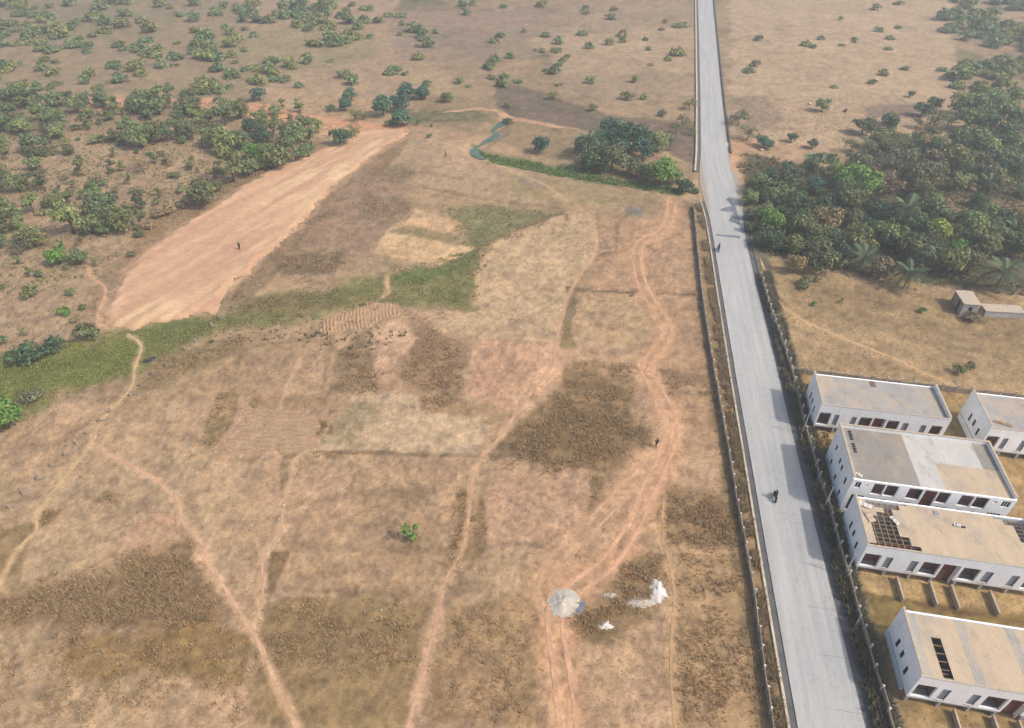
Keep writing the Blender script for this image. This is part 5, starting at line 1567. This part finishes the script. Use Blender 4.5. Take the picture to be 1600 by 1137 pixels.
fill([(0, 170), (300, 170), (480, 190), (480, 225), (330, 300), (230, 350), (150, 400), (0, 420)], 55, 'W', [(sh, 'mid'), (sh, 'olive'), (s, 'mid'), (sh, 'dry'), (th, 'dry'), (s, 'olive')], (8, 19))
fill([(0, 150), (320, 150), (400, 190), (0, 240)], 22, 'W', [(b, 'mid'), (s, 'mid')], (20, 34))
fill([(1165, 262), (1300, 270), (1360, 300), (1480, 330), (1570, 360), (1570, 430), (1420, 415), (1300, 400), (1190, 370)], 45, 'F', [(b, 'dark'), (b, 'mid'), (b, 'olive'), (b, 'mid'), (b, 'dark'), (b, 'grey')], (26, 46), 1.1)
fill([(1330, 215), (1480, 160), (1590, 160), (1600, 330), (1480, 330), (1380, 290)], 40, 'U', [(b, 'mid'), (b, 'dark'), (b, 'olive'), (b, 'mid')], (24, 42))
fill([(-20, 150), (330, 150), (480, 190), (420, 225), (200, 225), (-20, 300)], 45, 'W', [(b, 'mid'), (b, 'olive'), (sh, 'mid'), (s, 'mid'), (s, 'olive')], (13, 27))
fill([(0, 230), (300, 200), (420, 240), (230, 350), (150, 420), (60, 440), (0, 430)], 50, 'W', [(sh, 'mid'), (sh, 'olive'), (s, 'mid'), (s, 'olive'), (sh, 'grey')], (9, 20))
# the countryside above the photo's upper edge: one far-off wood of many crowns
FAR_LB = [(make_lobes(600 + k, 8, .66, .4, 1.15, .3, .5)) for k in range(5)]
FAR_CR = []
for k in range(5):
    me_ = crown_mesh('far_crown', FAR_LB[k], 230, .19, 300 + k)
    v_ = np.empty(len(me_.vertices) * 3, dtype=np.float32); me_.vertices.foreach_get('co', v_)
    c_ = np.empty(len(me_.vertices) * 4, dtype=np.float32); me_.color_attributes['Col'].data.foreach_get('color', c_)
    FAR_CR.append((v_.reshape(-1, 3), c_.reshape(-1, 4)[:, :3])); bpy.data.meshes.remove(me_)
FV, FC = [], []
TONES = [(1.0, 1.0, 1.0), (.8, .88, .9), (1.12, 1.0, .9), (.86, .95, 1.1), (1.25, 1.06, .95)]


def far_fill(poly, n, wpx):
    pw = np.array(poly, dtype=float); k = 0
    while k < n:
        a = rnd.uniform(pw[:, 0].min(), pw[:, 0].max()); b_ = rnd.uniform(pw[:, 1].min(), pw[:, 1].max())
        if poly_sd(np.array([a]), np.array([b_]), poly)[0] < 0: continue
        x, y = P(a, b_)
        if vnoise(np.array([x / 22.0]), np.array([y / 22.0]), 83)[0] < rnd.uniform(.15, .7): continue
        w = rnd.uniform(*wpx) / pxm(y) * .5; an = rnd.uniform(0, 6.28)
        v_, c_ = rnd.choice(FAR_CR)
        hs = rnd.uniform(.7, 1.1); t = rnd.choice(TONES)
        FV.append(np.stack([x + w * (v_[:, 0] * math.cos(an) - v_[:, 1] * math.sin(an)), y + w * (v_[:, 0] * math.sin(an) + v_[:, 1] * math.cos(an)), h1(x, y) - .3 * w + w * hs * v_[:, 2]], 1))
        FC.append(c_ * np.array(t)); k += 1


far_fill([(-60, 5), (600, 5), (560, 140), (400, 148), (-60, 148)], 260, (12, 32))
far_fill([(600, 0), (1062, 0), (1062, 135), (600, 140)], 70, (9, 26))
far_fill([(1150, 0), (1480, 0), (1480, 138), (1130, 138)], 22, (9, 22))
far_fill([(1470, 0), (1660, 0), (1660, 150), (1490, 150)], 120, (18, 36))
far_fill([(-40, -90), (1640, -90), (1640, 0), (-40, 0)], 160, (8, 22))
V_ = np.concatenate(FV); nq = len(V_) // 4
tag(obj_me('far_woodland', mesh_np('far_woodland', V_, np.arange(nq * 4), np.full(nq, 4), np.concatenate(FC)), LEAF['mid']), kind='stuff')

# trees that would still share a label are told apart by their order from the left
ORD = ('leftmost', 'second from left', 'third from left', 'fourth from left', 'fifth from left', 'sixth from left', 'seventh from left', 'eighth from left', 'ninth from left', 'tenth from left')
by_label = {}
for lab, px_, t in PENDING: by_label.setdefault(lab, []).append((px_, t))
for lab, lst in by_label.items():
    if len(lst) == 1: continue
    lst.sort(key=lambda q: q[0])
    for k, (px_, t) in enumerate(lst):
        o_ = ORD[k] if k < len(ORD) else 'right-hand'
        if k == len(lst) - 1: o_ = 'rightmost'
        t['label'] = o_ + ' ' + lab

# palms
frond_mes = []
for v in range(3):
    bm = bmesh.new(); r = random.Random(900 + v)
    pts = []
    L = 1.0; n = 9
    droop = (.55, .8, 1.05)[v]
    for i in range(n + 1):
        t = i / n
        pts.append(Vector((L * t * (1 - .18 * t), 0, .38 * t - droop * t * t)))
    for i in range(n):
        a, c_ = pts[i], pts[i + 1]
        w = .012 * (1 - i / n) + .004
        bm.faces.new([bm.verts.new(q) for q in (a + Vector((0, -w, 0)), c_ + Vector((0, -w, 0)), c_ + Vector((0, w, 0)), a + Vector((0, w, 0)))])
        if i:
            for sg in (-1, 1):
                for k in (0, .5):
                    p = a.lerp(c_, k)
                    l = .26 * math.sin(math.pi * min(1, (i + k + .6) / (n + .4))) + .05
                    tip = p + Vector((l * .55, sg * l * .85, -l * (.35 + .2 * r.random())))
                    bm.faces.new([bm.verts.new(q) for q in (p, p + Vector((.055, 0, 0)), tip)])
    me = bpy.data.meshes.new('frond'); bm.to_mesh(me); bm.free()
    ca = me.color_attributes.new('Col', 'FLOAT_COLOR', 'POINT')
    ca.data.foreach_set('color', np.repeat(np.array([[1.0 + .1 * v, 1.05, .95, 1]]), len(me.vertices), 0).ravel().astype(np.float32))
    me.materials.append(LEAF['palm']); frond_mes.append(me)
ptrunk = MB().tube([(0, 0, -.3), (.05, 0, .4), (.02, .03, 1.0)], [.1, .075, .08], 8).mesh('trunk', True); ptrunk.materials.append(M['bark'])


def palm(px, py, wpx, hpx, label, group):
    x, y = P(px, py)
    w = wpx / pxm(y) * .55; hh = hpx / pxm(y) * 1.1
    t = thing('palm_tree', label, 'palm', (x, y, h1(x, y)), rnd.uniform(0, 6), group)
    k = obj_me('trunk', ptrunk, None, t); k.scale = (hh * .45, hh * .45, hh)
    for i in range(18):
        tier = i % 3
        o = obj_me('frond', frond_mes[tier], None, t, (0, 0, hh * (1.0 + .02 * (2 - tier))), (0, (-.75, -.25, .15)[tier] + rnd.uniform(-.12, .12), i * 2.399 + rnd.uniform(-.2, .2)))
        q = w * rnd.uniform(.85, 1.1); o.scale = (q, q, q)


for (px_, py_, w_, h_, lab, grp) in (
    (1411, 452, 62, 24, 'grey-green oil palm at the near edge of the bush above the dry field', 'palms right of the road'),
    (1553, 456, 66, 30, 'oil palm spreading above the small hut', 'palms right of the road'),
    (1404, 358, 60, 30, 'tall oil palm standing in the middle of the bush', 'palms right of the road'),
    (1342, 424, 56, 20, 'oil palm with arching fronds at the front of the bush', 'palms right of the road'),
    (1188, 306, 40, 16, 'oil palm close to the road where the bush begins', 'palms right of the road'),
    (1228, 322, 36, 16, 'oil palm behind the bright green tree next to the road', 'palms right of the road'),
    (1538, 300, 36, 14, 'oil palm at the far edge of the bush near the right side', 'palms right of the road'),
    (1575, 380, 50, 20, 'oil palm in shade near the right edge of the photo', 'palms right of the road'),
    (918, 252, 42, 28, 'leftmost dark oil palm of the grove by the junction', 'palms of the grove'),
    (935, 262, 38, 24, 'oil palm in the front of the grove by the junction', 'palms of the grove'),
    (1046, 236, 22, 14, 'small palm at the right end of the grove by the junction', 'palms of the grove'),
    (972, 230, 36, 24, 'oil palm in the middle of the grove by the junction', 'palms of the grove')):
    palm(px_, py_, w_, h_, lab, grp)

# the young plant in the open field
x, y = P(644, 846)
t = thing('sapling', 'young bright green sapling alone in the open field', 'sapling', (x, y, h1(x, y)))
MB().tube([(0, 0, -.1), (-.15, 0, .9), (-.5, 0.05, 2.1), (-.7, 0.1, 2.9)], [.07, .055, .04, .02], 6).tube([(-.15, 0, .9), (.15, 0, 1.5), (.6, .1, 2.9)], [.04, .03, .015], 5).build('trunk', M['bark'], t)
for k, (cx_, cz_, rr) in enumerate(((-.75, 2.5, .62), (0.05, .75, .72), (.65, 2.9, .3), (-.55, 1.9, .4))):
    cm = crown_mesh('leaf_clump', [(0, 0, 0, rr), (rr * .4, .1, rr * .3, rr * .6)], 70, .20, 700 + k)
    cm.materials.append(LEAF['bright'])
    obj_me('leaf_clump', cm, None, t, (cx_, 0, cz_))

# ------------------------------------------------------------------ grass and weeds
def tufts(name, spec, mat, blades=4, thin=1.0):
    """spec: list of (x, y, h, spread, rgb) arrays -> one object of grass blades"""
    X, Y, Hh, Sp, Cc = [np.concatenate(q) for q in zip(*spec)]
    n = X.size
    r = np.random.RandomState(5)
    Z = hgt(X, Y)
    V = np.empty((n, blades, 3, 3)); C = np.empty((n, blades, 3, 3))
    for k in range(blades):
        a = r.rand(n) * 6.283
        d = np.stack([np.cos(a), np.sin(a)], 1)
        off = d * (Sp * r.rand(n) * .5)[:, None]
        wv = np.stack([-d[:, 1], d[:, 0]], 1) * (Sp * thin * (.22 + .2 * r.rand(n)))[:, None]
        hh = Hh * (.55 + .6 * r.rand(n))
        lean = d * (Hh * (.25 + .6 * r.rand(n)))[:, None]
        bx = X + off[:, 0]; by = Y + off[:, 1]
        V[:, k, 0] = np.stack([bx - wv[:, 0], by - wv[:, 1], Z - .02], 1)
        V[:, k, 1] = np.stack([bx + wv[:, 0], by + wv[:, 1], Z - .02], 1)
        V[:, k, 2] = np.stack([bx + lean[:, 0], by + lean[:, 1], Z + hh], 1)
        tone = (.78 + .44 * r.rand(n))[:, None]
        C[:, k, :, :] = (Cc * tone)[:, None, :]
    nv = n * blades * 3
    me = mesh_np(name, V.reshape(-1, 3), np.arange(nv), np.full(n * blades, 3), np.clip(C.reshape(-1, 3), 0, .9))
    print(name, n, 'tufts')
    return tag(obj_me(name, me, mat), kind='stuff')


NR = np.random.RandomState(11)


def scatter(poly, dens, h, spread, rgb, wob=1.0, thr=None, nscale=2.0, k=1.0, varc=None, edge=0.0):
    pw = PL(poly)
    xs = [p[0] for p in pw]; ys = [p[1] for p in pw]
    area = (max(xs) - min(xs)) * (max(ys) - min(ys))
    n = int(area * dens)
    x = NR.uniform(min(xs), max(xs), n); y = NR.uniform(min(ys), max(ys), n)
    sd = poly_sd(x, y, pw) + wob * 2 * (fbm(x / 2.5, y / 2.5, 11, 3) - .5)
    keep = sd > 0
    if edge: keep &= NR.rand(n) < 0.12 + 0.88 * sstep(0, edge, sd)
    if thr is not None:
        keep &= fbm(x / nscale, y / nscale, 61, 3) > thr
    x = x[keep]; y = y[keep]
    keep = clear_of(x, y)
    x = x[keep]; y = y[keep]
    hh = h * (.6 + .8 * NR.rand(x.size)) * (.45 + 1.1 * fbm(x / 1.9, y / 1.9, 67, 3)); sp = spread * (.6 + .8 * NR.rand(x.size))
    c = np.tile(np.array(lin(rgb)) * k, (x.size, 1))
    if varc is not None:
        t = (NR.rand(x.size) ** 1.5)[:, None]
        c = c * (1 - t) + np.array(lin(varc)) * k * t
    return (x, y, hh, sp, c)


_plines = [(smooth_line(PL(v[0]), 1.5), v[1] * .5 + .1) for v in PATHS.values()] + [(smooth_line(PL(TRACK), 1.5), 1.5), (smooth_line(PL(TRACK2), 1.5), 1.2)]
_houses = [(o_, L_, D_) for o_, L_, D_ in ((oA, 17.1, 7.2), (oB, 18.6, 9.7), (oC, 19.8, 7.5), (oD, 19.8, 7.4), (oE, 17.1, 7.7))]


def clear_of(x, y):
    ok = np.ones(x.size, dtype=bool)
    for pl, w in _plines: ok &= line_d(x, y, pl) > w
    rl = roadL(y); rr = roadR(y)
    ok &= ~((x > rl - 1.1) & (x < rr + 1.25))
    ok &= poly_sd(x, y, EARTH_W) < -.3
    c, s_ = math.cos(HYAW), math.sin(HYAW)
    for o_, L_, D_ in _houses:
        u = (x - o_[0]) * c + (y - o_[1]) * s_; v = -(x - o_[0]) * s_ + (y - o_[1]) * c
        ok &= ~((u > -.1) & (u < L_ + .1) & (v > -.1) & (v < D_ + .1))
    return ok


FIELD = [(-40, 660), (240, 560), (420, 440), (640, 215), (960, 292), (1084, 306), (1100, 500), (1140, 720), (1192, 990), (1205, 1160), (-40, 1160)]
spec = [
    scatter(FIELD, 6.0, .10, .13, (186, 158, 124), 0, .38, 1.6, 1.35, (164, 136, 102)),
    scatter([(0, 160), (600, 160), (500, 225), (250, 365), (150, 510), (0, 560)], 1.0, .2, .35, (176, 150, 116), 0, None, 4, 1.3, (150, 126, 92)),
    scatter([(1190, 405), (1640, 470), (1640, 640), (1240, 574)], 3.0, .12, .2, (176, 150, 112), 0, None, 1.8, 1.3, (156, 130, 94)),
    scatter([(1150, 150), (1490, 150), (1480, 235), (1150, 225)], 1, .16, .3, (176, 150, 120), 0, None, 5, 1.3, (150, 130, 102)),
    scatter([(650, 150), (1090, 150), (1090, 290), (950, 275), (760, 205)], 1, .16, .3, (168, 144, 114), 0, None, 4, 1.3, (140, 128, 96)),
    scatter([(1244, 580), (1640, 640), (1700, 1137), (1400, 1137), (1360, 990), (1272, 690)], 3, .1, .15, (178, 150, 106), 0, None, 1.2, 1.25, (150, 126, 80)),
]
tufts('dry_grass', spec, M['tuft'])
SC = [
    ([(765, 712), (800, 668), (872, 610), (890, 585), (990, 605), (985, 640), (1000, 655), (1022, 690), (985, 705), (950, 742), (770, 722)], 9),
    ([(885, 568), (1000, 575), (990, 600), (885, 600)], 6), ([(1030, 575), (1120, 590), (1130, 625), (1050, 610)], 5),
    ([(1036, 758), (1150, 775), (1172, 860), (1090, 852), (1035, 840)], 9),
    ([(920, 872), (970, 860), (1046, 866), (1042, 905), (1010, 965), (960, 1010), (885, 1010), (890, 960), (960, 905)], 9),
    ([(-60, 940), (90, 905), (180, 895), (200, 868), (300, 842), (322, 880), (332, 920), (372, 950), (330, 990), (90, 990), (-60, 965)], 11),
    ([(90, 985), (340, 975), (390, 990), (380, 1137), (-40, 1137), (-40, 1020)], 2.5), ([(410, 940), (520, 932), (680, 945), (655, 1000), (640, 1060), (395, 1060), (398, 1000)], 4),
    ([(640, 495), (690, 520), (735, 545), (725, 625), (680, 645), (640, 614), (620, 575), (655, 530)], 5), ([(555, 528), (575, 520), (600, 610), (560, 612), (510, 618), (525, 560)], 5),
    ([(345, 615), (385, 612), (330, 700), (312, 690)], 8), ([(735, 745), (742, 760), (728, 860), (700, 900), (690, 880), (712, 820), (715, 760)], 8), ([(747, 770), (757, 770), (760, 860), (735, 885), (745, 830)], 8),
    ([(425, 862), (452, 862), (430, 930), (412, 930)], 10), ([(500, 655), (522, 655), (524, 680), (494, 680)], 10), ([(445, 700), (470, 700), (468, 715), (445, 715)], 10), ([(884, 448), (905, 448), (900, 495), (882, 500)], 7),
    ([(925, 735), (945, 735), (935, 790), (920, 800)], 9), ([(60, 795), (95, 795), (85, 812), (58, 822)], 9), ([(560, 300), (640, 310), (650, 335), (600, 350), (560, 340)], 2), ([(425, 400), (535, 392), (545, 412), (515, 432), (435, 434)], 4),
    ([(1060, 860), (1180, 860), (1200, 1137), (1060, 1137)], 4), ([(700, 945), (850, 935), (840, 1137), (660, 1137)], 2),
    ([(890, 452), (1096, 458), (1096, 464), (890, 459)], 8), ([(490, 704), (740, 710), (738, 716), (490, 711)], 7), ([(770, 376), (884, 332), (884, 342), (772, 384)], 4),
    ([(640, 225), (655, 215), (440, 405), (360, 470), (355, 485), (330, 500), (350, 470), (430, 395)], 4),
    ([(250, 330), (330, 290), (500, 220), (505, 235), (350, 310), (250, 375), (150, 500), (130, 500)], 2), ([(250, 560), (330, 535), (400, 520), (360, 560), (250, 605), (200, 620)], 4),
]
spec = [scatter(pl, d * 2.6, .36, .24, (142, 122, 92), 3.2, .38, 2.6, 1.55, (166, 144, 112), 3.2) for pl, d in SC]
# weeds on the road's verges
yv = NR.uniform(12, 144, 9000); xv = roadL(yv) - 1.15 - NR.rand(9000) * 1.15
hv = .4 * (.5 + NR.rand(9000)); k_ = fbm(xv / 1.0, yv / 2, 5, 3) > .47
c_ = np.tile(np.array(lin((142, 126, 100))) * 1.35, (9000, 1))
spec.append((xv[k_], yv[k_], hv[k_], hv[k_] * .9, c_[k_]))
tufts('scrub_grass', spec, M['tuft'], 5, .62)
spec = []
yv = NR.uniform(12, 112, 16000); xv = roadR(yv) + 1.3 + NR.rand(16000) * 1.5
hv = .75 * (.4 + NR.rand(16000)); k_ = fbm(xv / 1.4, yv / 3, 8, 3) > .38
c_ = np.tile(np.array(lin((118, 112, 90))) * 1.3, (16000, 1))
spec.append((xv[k_], yv[k_], hv[k_], hv[k_] * .8, c_[k_]))
spec.append(scatter([(1244, 600), (1268, 600), (1300, 690), (1360, 890), (1345, 890), (1262, 690)], 7, .5, .4, (116, 108, 76), .5, .4, 1.4, 1.0, (150, 124, 80)))
spec.append(scatter([(1160, 240), (1300, 262), (1360, 230), (1480, 230), (1640, 260), (1660, 470), (1480, 450), (1340, 430), (1190, 395), (1150, 300)], 1.5, .6, .7, (124, 122, 88), 1.5, .4, 4, 1.0, (146, 124, 92)))
tufts('verge_weeds', spec, M['tuft'], 5)
spec = [
    scatter([(-60, 590), (60, 548), (200, 522), (320, 500), (350, 492), (290, 546), (240, 570), (150, 598), (60, 640), (-60, 660)], 6, .22, .26, (134, 140, 76), 4, .3, 2, 1.35, (148, 138, 84)),
    scatter([(360, 488), (470, 455), (600, 432), (745, 388), (775, 370), (745, 450), (750, 486), (640, 476), (500, 488), (400, 510), (340, 520)], 5, .22, .26, (132, 134, 84), 4, .36, 2, 1.35, (150, 136, 94)),
    scatter([(690, 325), (760, 318), (890, 332), (770, 372), (700, 412), (735, 378)], 4, .22, .26, (134, 132, 90), 4, .36, 2, 1.35, (150, 136, 94)),
    scatter([(740, 225), (760, 240), (830, 250), (960, 282), (1080, 300), (1060, 306), (860, 275), (760, 250)], 5, .5, .5, (92, 126, 66), 1, .3, 2, 1.35, (130, 130, 80)),
    scatter([(440, 490), (560, 500), (640, 520), (560, 560), (430, 540), (300, 560), (330, 530)], .8, .3, .45, (112, 122, 78), 1, .45, 2, .8),
    scatter([(1260, 240), (1310, 240), (1310, 256), (1260, 256)], 1.5, .6, .7, (96, 124, 84), 1, .3, 2, .8),
]
spec.append(scatter([(0, 160), (420, 160), (500, 225), (250, 350), (150, 430), (0, 470)], .9, .35, .5, (122, 128, 82), 2, .5, 5, 1.3, (150, 138, 96)))
tufts('green_grass', spec, M['tuft'], 5)

# ------------------------------------------------------------------ people and motorcycles
def skin_mesh(name, joints, edges, rads, mat, sub=1):
    bm = bmesh.new()
    lay = bm.verts.layers.skin.verify()
    vs = []
    for j, r_ in zip(joints, rads):
        v = bm.verts.new(j); v[lay].radius = (r_, r_) if not hasattr(r_, '__len__') else r_
        vs.append(v)
    vs[0][lay].use_root = True
    for a, b_ in edges: bm.edges.new((vs[a], vs[b_]))
    me = bpy.data.meshes.new(name); bm.to_mesh(me); bm.free()
    o = bpy.data.objects.new(name, me)
    COL.objects.link(o)
    o.modifiers.new('Skin', 'SKIN')
    if sub:
        q = o.modifiers.new('Sub', 'SUBSURF'); q.levels = sub; q.render_levels = sub
    dg = bpy.context.evaluated_depsgraph_get()
    ev = o.evaluated_get(dg)
    m2 = bpy.data.meshes.new_from_object(ev)
    COL.objects.unlink(o); bpy.data.objects.remove(o); bpy.data.meshes.remove(me)
    m2.name = name
    for p in m2.polygons: p.use_smooth = True
    m2.materials.clear(); m2.materials.append(mat)
    return m2


def person(label, x, y, rz, shirt, trousers, pose='walk', z=None):
    t = thing('person', label, 'person', (x, y, h1(x, y) if z is None else z), rz)
    if pose == 'ride':
        hip = .88; sho = (0, .10, 1.38)
        J = {'pel': (0, 0, hip), 'ch': (0, .06, 1.2), 'nk': (0, .12, 1.46), 'hd': (0, .16, 1.62), 'tp': (0, .16, 1.72)}
        hl = [(.11, .0, hip - .02), (.17, .40, .80), (.17, .28, .40), (.17, .38, .34)]
        hr = [(-.11, .0, hip - .02), (-.17, .40, .80), (-.17, .28, .40), (-.17, .38, .34)]
        al = [(.19, .10, 1.40), (.28, .26, 1.18), (.28, .52, 1.08), (.27, .58, 1.07)]
        ar = [(-.19, .10, 1.40), (-.28, .26, 1.18), (-.28, .52, 1.08), (-.27, .58, 1.07)]
    else:
        k = .26 if pose == 'walk' else .06
        hip = .92
        J = {'pel': (0, 0, hip), 'ch': (0, .02, 1.25), 'nk': (0, .02, 1.48), 'hd': (0, .05, 1.62), 'tp': (0, .05, 1.71)}
        hl = [(.10, .0, hip - .04), (.11, k * .75, .50), (.11, k * .8, .08), (.11, k * .8 + .13, .04)]
        hr = [(-.10, .0, hip - .04), (-.11, -k * .1, .48), (-.11, -k * 1.1, .10), (-.11, -k * 1.1 + .13, .04)]
        al = [(.19, .02, 1.42), (.25, -k * .5, 1.14), (.26, -k * .3 + .08, .90), (.26, -k * .3 + .12, .80)]
        ar = [(-.19, .02, 1.42), (-.25, k * .6, 1.14), (-.26, k * .9 + .08, .92), (-.26, k * .9 + .12, .82)]
    joints = [J['pel'], J['ch'], J['nk'], J['hd'], J['tp']] + hl + hr + al + ar
    rads = [.13, .15, .06, .095, .07] + [.085, .06, .045, .04] * 2 + [.055, .045, .035, .03] * 2
    E_ = [(0, 1), (1, 2), (2, 3), (3, 4), (0, 5), (5, 6), (6, 7), (7, 8), (0, 9), (9, 10), (10, 11), (11, 12), (1, 13), (13, 14), (14, 15), (15, 16), (1, 17), (17, 18), (18, 19), (19, 20)]
    obj_me('body', skin_mesh('body', joints, E_, rads, M['skin']), None, t)
    ms = mat_plain('shirt_cloth', shirt, .1, 6); mt = mat_plain('trouser_cloth', trousers, .1, 6)
    js = [J['pel'], J['ch'], tuple(Vector(J['nk']) - Vector((0, 0, .05))), al[0], al[1], ar[0], ar[1]]
    obj_me('shirt', skin_mesh('shirt', js, [(0, 1), (1, 2), (1, 3), (3, 4), (1, 5), (5, 6)], [.155, .175, .08, .075, .065, .075, .065], ms), None, t)
    jt = [J['pel'], hl[0], hl[1], hl[2], hr[0], hr[1], hr[2]]
    obj_me('trousers', skin_mesh('trousers', jt, [(0, 1), (1, 2), (2, 3), (0, 4), (4, 5), (5, 6)], [.15, .11, .085, .065, .11, .085, .065], mt), None, t)
    hd = J['hd']
    MB().ball((hd[0], hd[1] - .015, hd[2] + .045), .105, (1, 1.08, .85)).build('hair', M['black'], t, smooth=True)
    return t


def motorcycle(label, x, y, rz, z):
    t = thing('motorcycle', label, 'motorcycle', (x, y, z), rz)
    for yy in (-.62, .64):
        w = MB()
        w.ring((0, 0, 0), .25, .055, n=16, m=6)
        for v in w.bm.verts: v.co = Vector((v.co.y, v.co.x + yy, v.co.z + .305))
        w = w.build('wheel', M['black'], t, smooth=True)
        q = MB()
        for k in range(6):
            a = k * math.pi / 6
            q.box(-.012, .012, -.22, .22, -.01, .01, Matrix.Translation((0, yy, .305)) @ Matrix.Rotation(a, 4, 'X'))
        q.build('spokes', M['steel'], w)
    MB().tube([(0, .64, .305), (0, .48, .80), (0, .42, 1.0)], [.035, .035, .03], 6).build('fork', M['steel'], t)
    MB().tube([(-.33, .40, 1.04), (0, .44, 1.0), (.33, .40, 1.04)], [.02, .025, .02], 6).build('handlebar', M['black'], t)
    MB().ball((0, .24, .78), .17, (.75, 1.5, .75)).build('fuel_tank', M['redpaint'], t, smooth=True)
    MB().box(-.12, .12, -.72, .02, .74, .82).build('seat', M['black'], t)
    MB().box(-.13, .13, -.12, .24, .28, .60).build('engine', M['steel'], t)
    MB().tube([(0, -.62, .305), (0, -.1, .42), (0, .4, .85)], [.03, .04, .04], 6).build('frame', M['redpaint'], t)
    MB().tube([(.16, .1, .32), (.17, -.4, .30), (.17, -.8, .38)], [.03, .04, .045], 6).build('exhaust', M['steel'], t)
    MB().ball((0, .56, .88), .09, (1, .8, 1)).build('headlight', M['steel'], t, smooth=True)
    return t


rdir = R(-8.3)
x, y = P(1210, 778, .14)
motorcycle('dark motorcycle riding in the middle of the grey road', x, y, rdir, .141)
person('person in dark clothes riding the motorcycle on the grey road', x - .02, y - .1, rdir, (52, 50, 56), (46, 46, 54), 'ride', .10)
x, y = P(1119.5, 392, .14)
motorcycle('small far motorcycle near the left edge of the road', x + .35, y, rdir, .141)
person('person in dark clothes riding the far motorcycle at the left road edge', x + .33, y - .1, rdir, (60, 58, 66), (44, 44, 50), 'ride', .10)
x, y = P(376, 394)
person('person in dark clothes walking on the bare cleared earth', x, y, R(40), (70, 60, 58), (52, 46, 46), 'walk', h1(x, y) + .38)
x, y = P(1025, 698)
person('person in dark clothes walking along the dirt track', x, y, R(15), (62, 44, 46), (50, 44, 48), 'walk')
x, y = P(697, 248)
person('small far figure standing on the upper tan field', x, y, R(80), (96, 80, 66), (70, 60, 54), 'stand')

# a little litter and stones
for k, (a, b_, lab) in enumerate(((444, 790, 'small white scrap lying on the narrow footpath in the field'), (596, 953, 'tiny white stone in the grass at the bottom of the field'), (1228, 461, 'pale flat stone beside the path in the dry field'),
                                  (1265, 164, 'white rubble pile left of the lone tree on the pale slope'), (1321, 175, 'dark brown brushwood pile on the pale slope'), (222, 543, 'pale stone at the bend of the path in the marsh'), (1190, 236, 'white slab beside the dark round tree at the turn-off'))):
    x, y = P(a, b_)
    big = (0.35, .3, .45, 1.3, 1.8, .35, 1.1)[k]
    mb = MB(); mb.ball((0, 0, .08 * big / .35), .5 * big, (1, .7, .45), 7, 5)
    rr = random.Random(k)
    for v in mb.bm.verts: v.co *= rr.uniform(.8, 1.2)
    o = mb.build('brushwood_pile' if k == 4 else 'rubble' if k in (3,) else 'stone', M['bark'] if k == 4 else M['whitesand'], None, (x, y, h1(x, y) + .02), (0, 0, k))
    tag(o, lab, 'pile' if k in (3, 4) else 'stone')

# ------------------------------------------------------------------ haze
if HAZE_DENSITY > 0:
    mb = MB().box(-2600, 2600, -900, 5300, -12, CAM_H + 6)
    hz = bpy.data.materials.new('haze_air'); hz.use_nodes = True
    nt = hz.node_tree; nt.nodes.clear()
    o_ = nt.nodes.new('ShaderNodeOutputMaterial'); v_ = nt.nodes.new('ShaderNodeVolumePrincipled')
    v_.inputs['Color'].default_value = (0.90, 0.93, 0.97, 1)
    v_.inputs['Density'].default_value = HAZE_DENSITY
    v_.inputs['Anisotropy'].default_value = 0.2
    nt.links.new(v_.outputs['Volume'], o_.inputs['Volume'])
    tag(mb.build('haze', hz), kind='stuff')
print('tris', sum(len(m.loops) - 2 * len(m.polygons) for m in bpy.data.meshes), 'things', sum(1 for o in COL.objects if o.parent is None))
